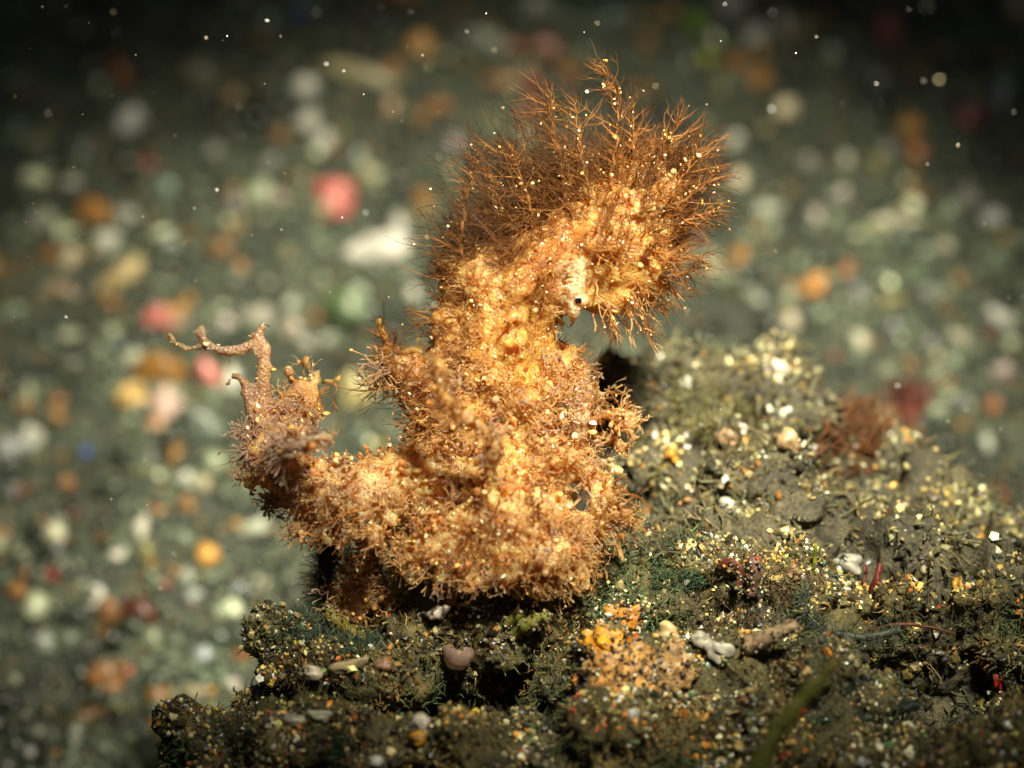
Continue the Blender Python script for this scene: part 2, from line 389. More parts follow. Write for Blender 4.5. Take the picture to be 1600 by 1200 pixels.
# local axes of a pebble lying on the slope as the camera sees it: x right, y up in the picture, z towards the camera
BED_ROT = Matrix((RT, UP, -FW)).transposed().to_quaternion()
WHITE, CREAM, GREY, TAN = (.72, .74, .64), (.74, .66, .42), (.34, .37, .33), (.42, .28, .13)
ORANGE, BROWN, PINK, RED = (.55, .23, .04), (.2, .085, .03), (.62, .19, .15), (.28, .05, .03)
GREEN, BLUE, OLIVE, PALEG = (.14, .3, .02), (.02, .13, .55), (.15, .15, .06), (.42, .48, .36)
GP = {'w': 'small whitish pebbles on the seabed', 'g': 'small grey pebbles on the seabed', 'o': 'small orange brown pebbles on the seabed'}
SHARED = {'w': 'small blurred whitish pebble scattered on the dark sand', 'g': 'small blurred grey pebble scattered on the dark sand',
          'o': 'small blurred orange brown pebble scattered on the dark sand'}
PEB = [  # px, py, w, h, tilt, colour, label
 (525,318,82,62,-35,PINK,'coral pink chunk above the bright white shell fragment, left of the octopus'),
 (592,381,92,50,8,(.86,.86,.76),'brightest white shell fragment just below the coral pink chunk'),
 (249,503,54,46,0,PINK,'round salmon pink pebble left of the curled arm tip'),
 (328,597,40,58,35,PINK,'slanting pink pebble below the curled arm tip'),
 (364,607,34,54,10,WHITE,'upright white pebble touching the slanting pink pebble'),
 (253,584,76,66,0,(.4,.2,.04),'large ochre orange pebble left of the slanting pink pebble'),
 (205,633,58,50,20,(.72,.5,.17),'yellow cream pebble at the lower left of the large ochre pebble'),
 (262,650,60,62,0,(.62,.46,.38),'pinkish white lumpy stone below the large ochre pebble'),
 (246,680,40,36,0,(.6,.33,.17),'peach coloured pebble under the pinkish white lumpy stone'),
 (318,686,88,58,-20,(.2,.25,.2),'flat grey-green slab stone beside the pinkish white lumpy stone'),
 (185,444,104,44,38,(.56,.45,.21),'long tan stone slanting up to the right, left part of the seabed'),
 (94,457,56,36,0,(.42,.32,.2),'beige oval pebble left of the long slanting tan stone'),
 (112,408,34,46,0,CREAM,'pale yellow upright pebble above the beige oval pebble'),
 (168,388,44,36,0,WHITE,'white oval pebble above the long slanting tan stone'),
 (147,347,58,56,30,(.4,.19,.045),'ochre brown pebble between two whitish ones at far left'),
 (201,353,38,40,0,(.52,.55,.46),'greyish white pebble right of the ochre brown pebble'),
 (114,302,32,30,0,WHITE,'small white pebble above the ochre brown pebble at far left'),
 (208,198,58,52,0,(.52,.56,.52),'pale grey blurred stone in the dark upper left'),
 (190,118,34,66,15,(.3,.12,.03),'rust brown upright chunk in the dark upper left corner'),
 (300,108,104,52,0,(.13,.14,.08),'broad dull olive stone in the upper left'),
 (365,137,34,34,0,(.3,.2,.08),'tan pebble at the right end of the broad olive stone'),
 (472,13,22,22,0,BLUE,'bright blue grain at the top edge of the picture'),
 (133,708,14,20,0,BLUE,'bright blue grain at the left, below the yellow cream pebble'),
 (478,149,42,40,0,(.86,.87,.76),'bright white round pebble left of the pale stick-like rubble'),
 (482,196,42,36,0,WHITE,'whitish pebble directly below the bright white round pebble'),
 (507,227,32,34,0,WHITE,'lowest of three white pebbles left of the pale stick'),
 (562,134,130,34,-17,(.5,.46,.26),'long pale stick of coral rubble in the upper left centre'),
 (616,128,40,42,0,(.38,.17,.05),'orange brown bit on the right end of the pale stick'),
 (611,172,26,40,0,(.45,.3,.17),'tan chunk hanging below the right end of the pale stick'),
 (653,88,66,46,-8,(.5,.27,.06),'ochre oval pebble right of the pale stick, top centre'),
 (625,8,80,40,0,(.26,.13,.03),'brown stone cut by the top edge of the picture'),
 (765,83,84,62,10,(.24,.28,.22),'grey-green stone above the octopus, top centre'),
 (785,130,42,34,0,(.45,.26,.11),'tan orange pebble under the grey-green stone'),
 (848,96,58,52,0,(.25,.085,.035),'red brown round stone above the octopus crest'),
 (835,28,56,42,0,(.3,.33,.24),'dull grey stone near the top edge above the red brown stone'),
 (683,172,52,26,0,(.42,.22,.08),'flat orange tan pebble between the pale stick and the octopus'),
 (657,312,32,32,0,(.45,.22,.05),'orange pebble just left of the octopus crest'),
 (1086,56,40,46,20,GREEN,'bright green leaf scrap near the top edge, right of the octopus crest'),
 (1104,108,30,36,0,(.25,.33,.02),'yellow-green leaf scrap below the bright green one'),
 (1142,20,60,42,0,(.46,.5,.46),'pale grey stone at the top edge right of the green scrap'),
 (1177,80,40,40,0,(.55,.57,.52),'round whitish stone below the pale grey top-edge stone'),
 (1221,52,30,52,0,(.42,.44,.38),'upright grey stone right of the round whitish stone'),
 (1184,140,44,36,-30,(.42,.2,.04),'orange pebble below the round whitish stone, upper right'),
 (1382,65,56,60,0,(.32,.12,.09),'dusky pink brown stone in the upper right'),
 (1512,188,66,44,0,(.17,.025,.02),'dark red stone in the shadowy upper right'),
 (1564,152,38,52,-15,(.3,.34,.38),'bluish grey upright stone near the right edge'),
 (1584,25,46,62,15,(.36,.31,.17),'tan stone in the top right corner'),
 (1226,185,42,40,0,CREAM,'pale yellow pebble right of the octopus crest'),
 (1420,215,40,38,0,(.5,.25,.03),'ochre orange round pebble in the dark upper right'),
 (1152,286,38,34,0,(.84,.78,.55),'bright cream pebble beside the right tip of the octopus crest'),
 (1398,357,80,26,6,(.74,.72,.55),'long white shell splinter lying level at the right'),
 (1424,315,54,34,0,(.28,.14,.04),'orange brown stone above the long white splinter'),
 (1548,346,34,32,0,(.66,.69,.66),'white round pebble right of the long white splinter'),
 (1197,345,50,34,0,(.52,.57,.45),'greyish white stone left of the long white splinter'),
 (1272,447,44,42,0,(.72,.31,.03),'vivid orange pebble in the right half of the seabed'),
 (1236,457,28,28,0,(.38,.17,.03),'smaller dull orange pebble touching the vivid orange one'),
 (1155,418,32,32,0,(.55,.27,.05),'orange pebble beside the octopus fringe at right'),
 (1112,444,50,34,-20,(.56,.4,.22),'peach stone behind the dark twiggy fringe at right'),
 (1472,402,44,34,-25,(.62,.62,.45),'cream pebble below the white round pebble at right'),
 (1345,527,30,44,-10,(.68,.68,.5),'upright pale yellow pebble above the rear mound'),
 (1561,509,62,30,-35,(.55,.58,.5),'long whitish pebble slanting down at the right edge'),
 (1564,597,38,36,0,(.56,.47,.44),'pinkish white pebble near the right edge above the mound'),
 (1496,542,46,26,-30,(.5,.47,.34),'tan white splinter left of the long slanting whitish pebble'),
 (545,480,92,74,0,(.13,.2,.09),'large dull green stone left of the octopus mantle'),
 (403,486,64,40,0,(.5,.5,.4),'pale stone right behind the curled arm tips'),
 (559,630,62,78,0,(.5,.45,.2),'pale yellow stone seen through the dark twigs of the octopus'),
 (20,697,64,44,0,(.5,.54,.54),'bluish white stone cut by the left edge'),
 (50,685,38,38,0,WHITE,'white pebble right of the bluish white edge stone'),
 (91,850,42,40,0,(.72,.74,.52),'yellowish white pebble in the lower left'),
 (224,851,26,44,-8,(.66,.66,.52),'upright white double pebble in the lower left'),
 (396,833,62,28,15,(.5,.56,.42),'flat greenish white stone just left of the lower octopus arms'),
 (151,949,38,38,0,(.86,.86,.78),'bright white pebble beside a dark brown stone, lower left'),
 (224,973,62,62,0,(.11,.035,.02),'dark red brown stone right of the bright white pebble, lower left'),
 (175,970,40,44,0,(.26,.13,.05),'brown pebble between the bright white pebble and the dark red brown stone'),
 (88,916,30,28,0,RED,'small red pebble at lower left above the bright white pebble'),
 (257,924,24,24,0,RED,'small red pebble above the dark red brown stone'),
 (377,1025,38,24,12,(.32,.15,.05),'orange brown flat pebble left of the front rock ledge'),
 (166,1070,70,54,0,(.25,.12,.035),'large orange brown stone at the lower left'),
 (305,1084,40,28,0,(.45,.4,.24),'tan pebble just left of the front rock foot'),
 (409,914,28,28,0,(.62,.58,.4),'cream pebble left of the dark green algae under the octopus'),
 (294,770,30,28,0,(.74,.77,.66),'white pebble left of the lower octopus arms, beside a cream one'),
 (322,771,24,26,0,CREAM,'cream pebble beside the white pebble left of the lower arms'),
]
for px, py, k in [(94,13,'g'),(122,55,'g'),(420,28,'g'),(403,175,'g'),(440,212,'o'),(60,349,'g'),(263,304,'w'),(436,322,'w'),(371,328,'g'),
                  (368,375,'o'),(624,353,'w'),(712,212,'g'),(890,118,'o'),(1150,120,'o'),(1370,140,'g'),(1295,107,'g'),(1430,253,'o'),
                  (1320,270,'w'),(1385,250,'g'),(1150,234,'w'),(1311,320,'w'),(1512,315,'g'),(36,415,'o'),(81,399,'o'),(377,428,'o'),(351,503,'w'),
                  (458,503,'w'),(478,535,'w'),(517,529,'w'),(452,464,'w'),(182,542,'g'),(91,626,'o'),(39,633,'o'),(208,565,'w'),(294,473,'o'),
                  (237,726,'g'),(294,804,'o'),(166,866,'o'),(184,887,'w'),(107,767,'o'),(292,908,'w'),(302,934,'w'),(375,924,'g'),(315,1022,'g'),
                  (361,1074,'w'),(20,770,'g'),(6,846,'o'),(1320,433,'o'),(1345,462,'g'),(1234,507,'w'),(1395,511,'g'),(1454,542,'g'),
                  (1499,639,'g'),(1538,704,'w'),(1551,649,'o'),(276,496,'w'),(430,1060,'g'),(70,1010,'g'),(30,930,'o'),(120,1150,'g'),(240,1130,'o'),
                  (1262,262,'g'),(1236,300,'o'),(1270,350,'w'),(1450,470,'g'),(1180,480,'g'),(560,250,'g'),(610,230,'o'),(420,260,'g'),(330,250,'g'),
                  (640,420,'g'),(640,460,'w'),(560,440,'w'),(130,250,'g'),(270,400,'g'),(1480,90,'g'),(1290,30,'o'),(960,40,'g'),(1010,80,'o'),(720,30,'o')]:
    c = {'w': (.62,.64,.52), 'g': (.3,.33,.3), 'o': (.34,.16,.045)}[k]
    sz = rng.uniform(24, 34)
    c = tuple(float(x)*rng.uniform(.85, 1.15) for x in c)
    PEB.append((px, py, sz*rng.uniform(.85, 1.2), sz*rng.uniform(.85, 1.2), rng.uniform(-40, 40), c, k))
import re
NAMED = [(q[0], q[1], re.split(r' (?:above|just|left|below|at|in|between|touching|under|beside|right|directly|of|lying|seen|cut|hanging|on|near|slanting|behind)[ ,]', q[6])[0]) for q in PEB if q[6] not in SHARED]
USED = set()
def own_label(px, py, k):
    what = {'w': 'small whitish pebble', 'g': 'small grey pebble', 'o': 'small orange brown pebble'}[k]
    for x, y, s_ in sorted(NAMED, key=lambda q: (q[0]-px)**2+(q[1]-py)**2)[:6]:
        dx, dy = px-x, py-y
        side = ('right of' if dx > 0 else 'left of') if abs(dx) > abs(dy) else ('below' if dy > 0 else 'above')
        l = '%s %s the %s' % (what, side, s_)
        if l not in USED and len(l.split()) <= 16: USED.add(l); return l
    return SHARED[k]
for i, (px, py, w, h, tilt, col, lab) in enumerate(PEB):
    p, z = on_bed(px, py); s = z/FOC/PXU
    kind_name = 'leaf_scrap' if 'leaf' in lab else ('shell_fragment' if 'shell' in lab and 'below the coral' in lab or 'splinter lying' in lab else 'pebble')
    o = link(kind_name, lump(kind_name, w*s*.9, h*s*.9, tuple(x*.86 for x in col), i*3.7+1, .8, .3, tuple(x*.5 for x in col)), M_PEB, loc=p + SN*(min(w, h)*s*.22))
    o.rotation_mode = 'QUATERNION'
    o.rotation_quaternion = BED_ROT @ Matrix.Rotation(math.radians(tilt), 3, 'Z').to_quaternion()
    if lab in SHARED: tag(o, own_label(px, py, lab), 'pebble', GP[lab])
    else: tag(o, lab, {'leaf_scrap': 'leaf', 'shell_fragment': 'shell'}.get(kind_name, 'pebble'), 'pebbles on the seabed')

# ------------------------------------------------------------------ front rock and rear mound
def blob_rock(pts, voxel, amp, seed, sm=3, nclump=0):
    lst = [(P(a, b, d), r/PXU*(FOC+d)/FOC) for a, b, d, r in pts]
    for i in range(nclump):          # lumps of crust growing on the mass
        c, r = lst[int(rng.integers(len(pts)-9))]
        v = rng.normal(size=3); v[1] = -abs(v[1]); v[2] += .5; v /= np.linalg.norm(v)
        lst.append((c + v*r*rng.uniform(.9, 1.08), rng.uniform(.07, .27)))
    V, F = remeshed('rock', *balls(lst, ICO2), voxel, sm)
    N = vnormals(V, F)
    D = np.array([fbm(v, .8, 4, seed)*amp + fbm(v, 3.4, 4, seed+5)*amp*.6 + abs(fbm(v, 8.5, 3, seed+2))*amp*.45 for v in V])
    V = V + N*D[:, None]
    return V, F, vnormals(V, F)

ROCK = [  # top shelf under the octopus
 (560,1030,.4,55),(640,1015,.5,65),(720,1005,.5,70),(800,995,.6,75),(880,1000,.6,105),(960,975,.7,115),(1040,960,.6,110),(1120,975,.5,105),
 (1200,1000,.4,100),(1290,1020,.4,100),(1370,1000,.5,62),(1430,985,.2,50),(1500,978,.2,50),(1570,985,.2,55),(1650,1000,.3,80),(1480,985,1.0,60),(1600,985,1.0,60),(940,905,.4,45),(1020,880,.5,45),(1090,890,.5,40),
 (1150,910,.3,45),(1240,925,.5,40),
 (700,985,.1,55),(780,975,.1,58),(860,950,.1,60),(620,1000,.1,50),
 # left ledge
 (470,1040,.1,48),(520,1035,.1,50),(580,1050,-.1,40),(450,1000,.1,26),(640,1050,-.1,36),
 # orange knoll, right shoulder
 (900,1075,-.3,75),(970,1070,-.4,85),(1050,1060,-.3,75),(1130,1060,-.4,80),(1210,1080,-.5,80),(1300,1100,-.6,75),
 # bottom ledge
 (350,1190,-.3,50),(420,1190,-.4,62),(500,1195,-.6,66),(580,1205,-.7,66),(660,1210,-.8,72),(740,1215,-.9,74),(830,1210,-.8,85),(920,1200,-.8,95),
 (1010,1190,-.8,95),(1110,1190,-.9,95),(1210,1200,-1.0,95),(1310,1215,-1.1,90),(1410,1225,-1.2,80),(1510,1225,-1.2,85),(1620,1200,-1.0,110),(1610,1090,.2,45),
 (330,1160,-.2,34),(430,1112,.2,42),(505,1108,.4,40),
 # the hidden mass behind and below
 (700,1180,2.3,150),(900,1150,2.3,170),(1120,1150,2.2,170),(1300,1190,2.2,110),(1450,1190,4.2,150),(1620,1190,3.6,140),(520,1240,1.8,120),(800,1400,1.0,260),(1150,1400,1.0,300),
 (1500,1400,1.0,300),(500,1420,.6,180),(900,1650,2.0,330),(1400,1650,2.0,350)]
MOUND = [(1010,665,3.9,85),(1080,640,4.2,90),(1160,650,4.2,90),(1220,690,4.0,95),(1300,760,3.8,100),(1390,800,3.6,95),(1480,850,3.4,95),(1580,900,3.2,100),(1680,930,3.2,120),
 (1040,770,3.2,85),(1130,790,3.0,110),(1240,850,2.6,110),(1340,900,2.4,110),(1440,930,2.2,100),(1560,980,2.0,110),(1090,890,2.4,110),(1000,840,3.0,60),(1215,575,4.3,26),
 (1200,960,2.2,150),(1400,1050,2.4,180),(1100,1100,3.4,300),(1450,1150,3.6,320),(1150,1400,4.2,420),(1550,1450,4.4,420)]

def in_view(p, m=60):
    a, b, z = proj(p)
    return (a > -m) & (a < 1600+m) & (b > -m) & (b < 1200+m)

PAL_ROCK = [(5, (.3, .22, .09)), (5, (.5, .44, .3)), (30, (.018, .017, .014)), (20, (.05, .05, .038)), (16, (.11, .1, .06)), (12, (.2, .17, .09)), (7, (.4, .35, .22)), (1.8, (.7, .68, .54)),
            (4, (.42, .19, .04)), (3, (.16, .06, .025)), (4, (.07, .12, .07)), (1, (.33, .05, .02))]
PAL_MOUND = [(22, (.03, .03, .024)), (24, (.1, .1, .06)), (22, (.19, .185, .11)), (12, (.36, .34, .22)), (3, (.72, .71, .56)), (5, (.4, .22, .07)), (8, (.2, .17, .07))]

def crusted(name, geo, mat, pal, n, smin, smed, smax, label, nbig, bigname, gain=1.0, warm=(1.08, 1.0, .82)):
    V, F, N = geo
    root = empty(name, P(1000, 1300, 1.5))
    tag(root, label, 'rock')
    link('rock_body', mesh_np(name, V, F), mat, root)
    p, nn = sample(V, F, N, n*4)
    tc = CAM - p; tc /= np.linalg.norm(tc, axis=1)[:, None]
    keep = in_view(p) & ((tc*nn).sum(1) > -.15)
    # sand lies thick on upward faces, thin on undersides
    keep &= rng.random(len(p)) < np.clip(.35 + .9*nn[:, 2], .12, 1)
    # crust grows in patches
    pat = np.array([fbm(q, 1.6, 3, 4.0) for q in p])
    keep &= rng.random(len(p)) < np.clip(.6 + pat*2.2, .1, 1)
    p, nn = p[keep][:n], nn[keep][:n]
    m = len(p)
    size = np.exp(rng.normal(math.log(smed), .5, m)).clip(smin, smax)
    patch = np.array([fbm(q, 1.1, 3, 17.0) for q in p]); tint = np.array([fbm(q, 1.7, 2, 23.0) for q in p])
    gc = gain*pick(pal, m, .35)*np.clip(1+patch*1.5, .35, 1.9)[:, None]*(1+np.clip(tint[:, None], -.25, .6)*np.array([.5, .15, -.4]))*np.array(warm)
    Vg, Fg, Cg = scatter(p + nn*(size*.3)[:, None], size, gc.clip(.004, .9), .42, flat=(.4, 1.0))
    tag(link('sand_crust', mesh_np('sand_crust', Vg, Fg, Cg, smooth=False), M_GRAIN, root), kind='stuff')
    # larger grains, each a piece of its own
    k = rng.choice(m, nbig, replace=False)
    tm = [lump('grain', 1, 1, c, 50+i*2.3, .85, .22, tm=ICO2) for i, c in enumerate([(.62,.6,.46),(.34,.3,.19),(.16,.15,.11),(.03,.028,.024),(.4,.2,.06),(.78,.77,.68),(.12,.09,.05),(.2,.22,.15)])]
    for me in tm: me.materials.append(M_PEB)
    for i in k:
        o = bpy.data.objects.new(bigname, tm[int(rng.choice(8, p=[.09,.16,.18,.24,.08,.03,.14,.08]))]); COL.objects.link(o)
        o.parent = root
        s = rng.uniform(smed*2.0, smed*3.6)
        o.location = Vector(p[i] + nn[i]*s*.25) - root.location
        o.scale = (s*rng.uniform(.7, 1.3), s, s*rng.uniform(.7, 1.1)); o.rotation_euler = tuple(rng.uniform(0, 6.28, 3))
    return root, V, F, N

ROOT_ROCK, RV, RF, RN = crusted('sand_covered_rock', blob_rock(ROCK, .045, .2, 2.0, 2, 420), M_ROCK, PAL_ROCK, 74000, .007, .02, .06,
    'dark rock crusted with sand and algae under the octopus', 260, 'gravel_grain', 2.0, (1.1, 1.03, .8))
ROOT_MOUND, MV, MF, MN = crusted('rubble_mound', blob_rock([(a, b - 8, d - 1.1, r) for a, b, d, r in MOUND], .075, .22, 11.0, 2, 160), M_MOUND, PAL_MOUND, 26000, .012, .029, .07,
    'pale blurred sandy rubble mound behind the rock at right', 110, 'gravel_grain', 1.15, (1.06, 1.02, .8))

def crust_fuzz(root, V, F, N, n, ln, r, cols):
    p, nn = sample(V, F, N, n*5)
    tc = CAM-p; tc /= np.linalg.norm(tc, axis=1)[:, None]
    k = np.array([fbm(q, 1.3, 2, 40.0) for q in p])
    ok = in_view(p) & ((tc*nn).sum(1) > -.1) & (rng.random(len(p)) < np.clip(.45+k*1.6, .05, 1))
    p, nn = p[ok][:n], nn[ok][:n]
    c1 = np.array([fbm(q, .9, 2, 61.0) for q in p])
    L = []
    for i in range(len(p)):
        ci = int(np.clip((c1[i]*1.6+.5)*len(cols)+rng.normal()*.6, 0, len(cols)-1))
        d = nn[i]+rng.normal(size=3)*.7; d /= np.linalg.norm(d)
        q = p[i]; st = ln*rng.uniform(.4, 1.4)/3; pts = [q]
        for j in range(3):
            d = d+rng.normal(size=3)*.45; d /= np.linalg.norm(d); q = q+d*st; pts.append(q)
        rr = r*rng.uniform(.6, 1.6)
        L.append((np.array(pts), np.array([rr, rr*.9, rr*.8, rr*.3]), np.array(cols[ci])*rng.uniform(.6, 1.5)))
    tag(link('turf_fuzz', mesh_np('turf_fuzz', *tubes(L, 3)), M_ALG, root), kind='stuff')
crust_fuzz(ROOT_ROCK, RV, RF, RN, 22000, .11, .009, [(.1, .16, .06), (.24, .21, .07), (.36, .26, .09), (.18, .09, .03), (.46, .33, .13), (.18, .2, .075)])
crust_fuzz(ROOT_MOUND, MV, MF, MN, 5000, .2, .014, [(.14, .15, .08), (.22, .2, .1), (.27, .22, .11), (.2, .2, .11)])

def surf(px, py, V, N, tol=14):
    """front-most surface point near a photo pixel"""
    a, b, z = proj(V)
    d2 = (a-px)**2 + (b-py)**2
    idx = np.where(d2 < tol*tol)[0]
    if len(idx) == 0: idx = np.argsort(d2)[:4]
    i = idx[np.argmin(z[idx])]
    return V[i], N[i]

# ------------------------------------------------------------------ the octopus
BODY = []
def add(*pts): BODY.extend(chain(list(pts)))
# mantle and neck
add((800,720,0,95),(792,640,0,86),(792,570,0,86),(785,505,0,94),(800,452,0,104),(860,420,.05,104),(915,385,.1,108),(960,345,.2,104),(1000,318,.25,84),(1030,300,.3,50))
add((760,450,-.1,70),(722,440,-.05,42)); add((985,395,0,78),(1010,430,0,44)); add((930,430,0,70),(965,465,-.1,30))
# eye ridge: pale vertical band in front of the mantle
add((902,395,-.4,14),(901,440,-.42,17),(901,468,-.43,20),(896,492,-.36,12),(891,512,-.28,6))
# left arm, sweeping out and curling up
add((760,735,-.1,90),(670,745,-.2,82),(590,770,-.3,72),(520,778,-.3,66),(460,760,-.25,58),(430,715,-.1,46),(440,665,.1,42),(475,625,.2,38),(490,600,.25,20),(500,580,.25,8))
add((425,690,0,28),(408,640,.05,20),(412,585,.05,14),(414,545,.05,13),(404,528,.05,12),(412,502,.05,6))
add((408,530,.05,10),(378,546,.05,9.5),(345,548,.05,9.5),(322,536,.05,9),(308,520,.05,7.5),(316,512,.05,8))
add((325,540,.05,7.5),(298,544,.05,6.5),(275,538,.05,5.5),(264,523,.05,6.5))
add((400,665,0,14),(388,630,0,9),(384,600,0,7),(374,588,0,5),(362,590,0,4),(355,602,0,4))
add((445,712,-.5,30),(440,702,-.9,14),(460,690,-1.15,13),(475,696,-1.2,18),(492,684,-1.2,12),(512,690,-1.2,13))
# arm held up at left of the neck
add((730,660,-.1,70),(680,625,-.1,50),(645,590,-.15,32),(618,556,-.2,14),(600,525,-.2,6),(592,500,-.2,4))
# nearer arm crossing the front, out of focus
add((612,556,-1.1,4),(650,546,-1.2,7),(686,562,-1.3,6),(691,620,-1.3,6),(735,655,-1.3,8),(772,690,-1.2,9),(768,740,-.95,14),(770,790,-.7,30))
# right arms
add((850,690,.2,66),(900,655,.25,46),(912,615,.25,32),(900,590,.25,14))
add((840,730,-.3,60),(905,718,-.4,22),(942,755,-.45,19),(942,810,-.45,22),(905,842,-.4,26),(870,812,-.35,24))
add((890,690,.2,36),(930,655,.2,16),(950,645,.2,7))
# crown of arms resting on the rock
add((790,760,-.3,100),(760,815,-.5,88),(690,835,-.5,60),(655,868,-.45,26))
add((780,800,-.5,84),(725,862,-.6,40),(700,890,-.6,16)); add((800,810,-.5,84),(800,868,-.7,44),(790,900,-.7,18))
add((830,800,-.4,84),(860,862,-.6,44),(875,895,-.6,18)); add((850,790,-.3,70),(900,845,-.35,40),(912,885,-.3,18))
add((650,760,0,60),(610,830,.2,52),(595,890,.2,52),(565,930,.2,36),(550,965,.2,14)); add((600,890,.2,44),(625,940,.2,30))
# flared finger-like papillae of the arms' edge
def papilla_chain(a, b, r0, r1):
    BODY.extend(chain([(*a, r0), ((a[0]+b[0])/2, (a[1]+b[1])/2, (a[2]+b[2])/2, r0*.72), (*b, r1)], .5))
for a, b, r in [((560,800,-.6),(578,838,-.7),13),((600,780,-.6),(612,812,-.75),12),((505,825,-.4),(512,848,-.5),9),((470,812,-.4),(460,830,-.45),8),((540,815,-.5),(540,842,-.5),8),
                ((440,775,-.3),(415,795,-.3),8),((425,740,-.2),(395,752,-.2),7),((420,710,-.1),(388,700,-.1),6),((660,870,-.6),(640,898,-.6),11),((690,880,-.65),(683,908,-.7),12),
                ((725,885,-.7),(735,908,-.75),12),((560,915,.1),(530,925,.1),13),((575,945,.1),(540,958,.1),11),((640,830,-.4),(622,858,-.4),8),((890,885,-.4),(905,910,-.4),9),
                ((840,890,-.6),(838,915,-.6),9),((770,890,-.7),(765,915,-.7),9),((950,650,.15),(985,660,.1),8),((950,690,.15),(980,698,.1),7),((940,720,-.2),(968,735,-.2),7),
                ((940,620,.2),(962,600,.2),7),((960,800,-.4),(978,810,-.4),5),((485,600,.2),(480,565,.2),8),((494,600,.2),(524,592,.2),6),((465,610,.2),(452,580,.2),7)]:
    papilla_chain(a, b, r, r*1.35)
# little knobs on the curled arm tips
for a, b in [((378,548,.05),(380,562,.0)),((360,552,.05),(358,566,.05)),((345,552,.05),(338,564,.05)),((330,548,.0),(322,556,.0)),((404,528,0),(390,520,0)),((410,512,0),(422,508,0)),
             ((318,528,0),(328,516,0)),((308,526,0),(298,518,0)),((290,545,0),(288,550,0)),((270,532,0),(262,540,0)),((388,620,0),(394,606,0)),((384,610,0),(376,616,0)),
             ((413,580,0),(424,572,0)),((410,600,0),(422,606,0)),((395,540,0),(398,556,0)),((274,527,0),(282,520,0)),((370,590,0),(366,580,0))]:
    papilla_chain(a, b, 3.2, 4.0)

add((700,600,0,50),(716,560,0,58),(722,510,0,56)); add((870,560,.1,34),(880,600,.1,40))
BODY = [(c, r*(.8 if proj(c)[1] > 670 and r > .3 else (.97 if proj(c)[0] < 418 and proj(c)[1] < 640 else 1))) for c, r in BODY]
BV, BF = remeshed('octopus', *balls(BODY, ICO1), .03, 2)
BN = vnormals(BV, BF)
bx, by, bz = proj(BV)
thin = np.clip((bx-415)/90, 0, 1)*.8+.2
thin = np.where(by > 700, 1.0, thin)
D = np.array([fbm(v, 2.6, 4, 1.5)*.10 + fbm(v, 7.5, 3, 8.0)*.035 for v in BV]) * thin
BV = BV + BN*D[:, None]
BN = vnormals(BV, BF)
# skin colours that belong to the animal: golden neck, pale pinkish arms, rust flank, white eye band
def near(c, r, w=1.0):
    d = np.linalg.norm((BV - P(*c))*np.array([1, .6, 1]), axis=1)*PXU
    return np.clip(1-(d/r), 0, 1)**.7*w
def lay(C, col, k): return C*(1-k[:, None]) + np.array(col)*k[:, None]
BC = np.tile(np.array([.48, .26, .08]), (len(BV), 1))
BC = lay(BC, (.76, .5, .23), np.clip((by-620)/160, 0, .85))
BC = lay(BC, (.38, .24, .19), near((350,545,0), 170))
for c, r, col in [((790,620,-.5),150,(.66,.38,.09)),((800,540,-.5),110,(.62,.33,.08)),((980,390,-.4),130,(.6,.33,.09)),((860,400,-.5),100,(.4,.15,.03)),((730,440,-.4),70,(.6,.36,.14)),
                  ((690,560,-.3),80,(.42,.2,.07)),((1000,310,-.2),90,(.42,.22,.08)),((920,640,-.1),90,(.55,.36,.25)),((600,900,0),110,(.34,.17,.07)),((560,800,-.6),80,(.62,.44,.28)),
                  ((640,600,-.4),80,(.3,.14,.06)),((470,690,-1.3),70,(.58,.42,.37)),((760,690,-1.7),80,(.55,.36,.24))]:
    BC = lay(BC, col, near(c, r, .85))
BC = lay(BC, (.74, .6, .42), np.maximum(near((900,435,-.6), 34, 1.2), near((897,485,-.6), 34, 1.2)).clip(0, 1))

OCT = empty('octopus', P(780, 900, 0))
tag(OCT, 'golden brown hairy octopus with branching skin filaments perched on the rock', 'octopus')
link('body', mesh_np('octopus_body', BV, BF, BC), M_SKIN, OCT)

def at_body(px, py): return surf(px, py, BV, BN, 7)
# eye: a pale ring with a rectangular black pupil
ep, en = at_body(902, 467)
ev, ef = ICO3
eye = link('eye', mesh_np('eye', ev*np.array([.046, .06, .046]) + ep + np.array([0, .05, 0]), ef, np.tile([.86, .78, .66], (len(ev), 1))), M_PAP, OCT)
pupil_mat = mat_plain('pupil', (.006, .003, .006), .15, 10, .1)
eo = ep - FW*.0
c8 = []
for sy in (-1, 1):
    for ox, oz in ((-.03, .022), (.026, .027), (.032, -.02), (-.024, -.028)):
        c8.append(eo + RT*ox + UP*oz + FW*sy*.03)
pup = link('pupil', mesh_np('pupil', c8, [[0,1,2,3],[7,6,5,4],[0,4,5,1],[1,5,6,2],[2,6,7,3],[3,7,4,0]], smooth=False), pupil_mat, eye)
pup.location = (0, 0, 0)

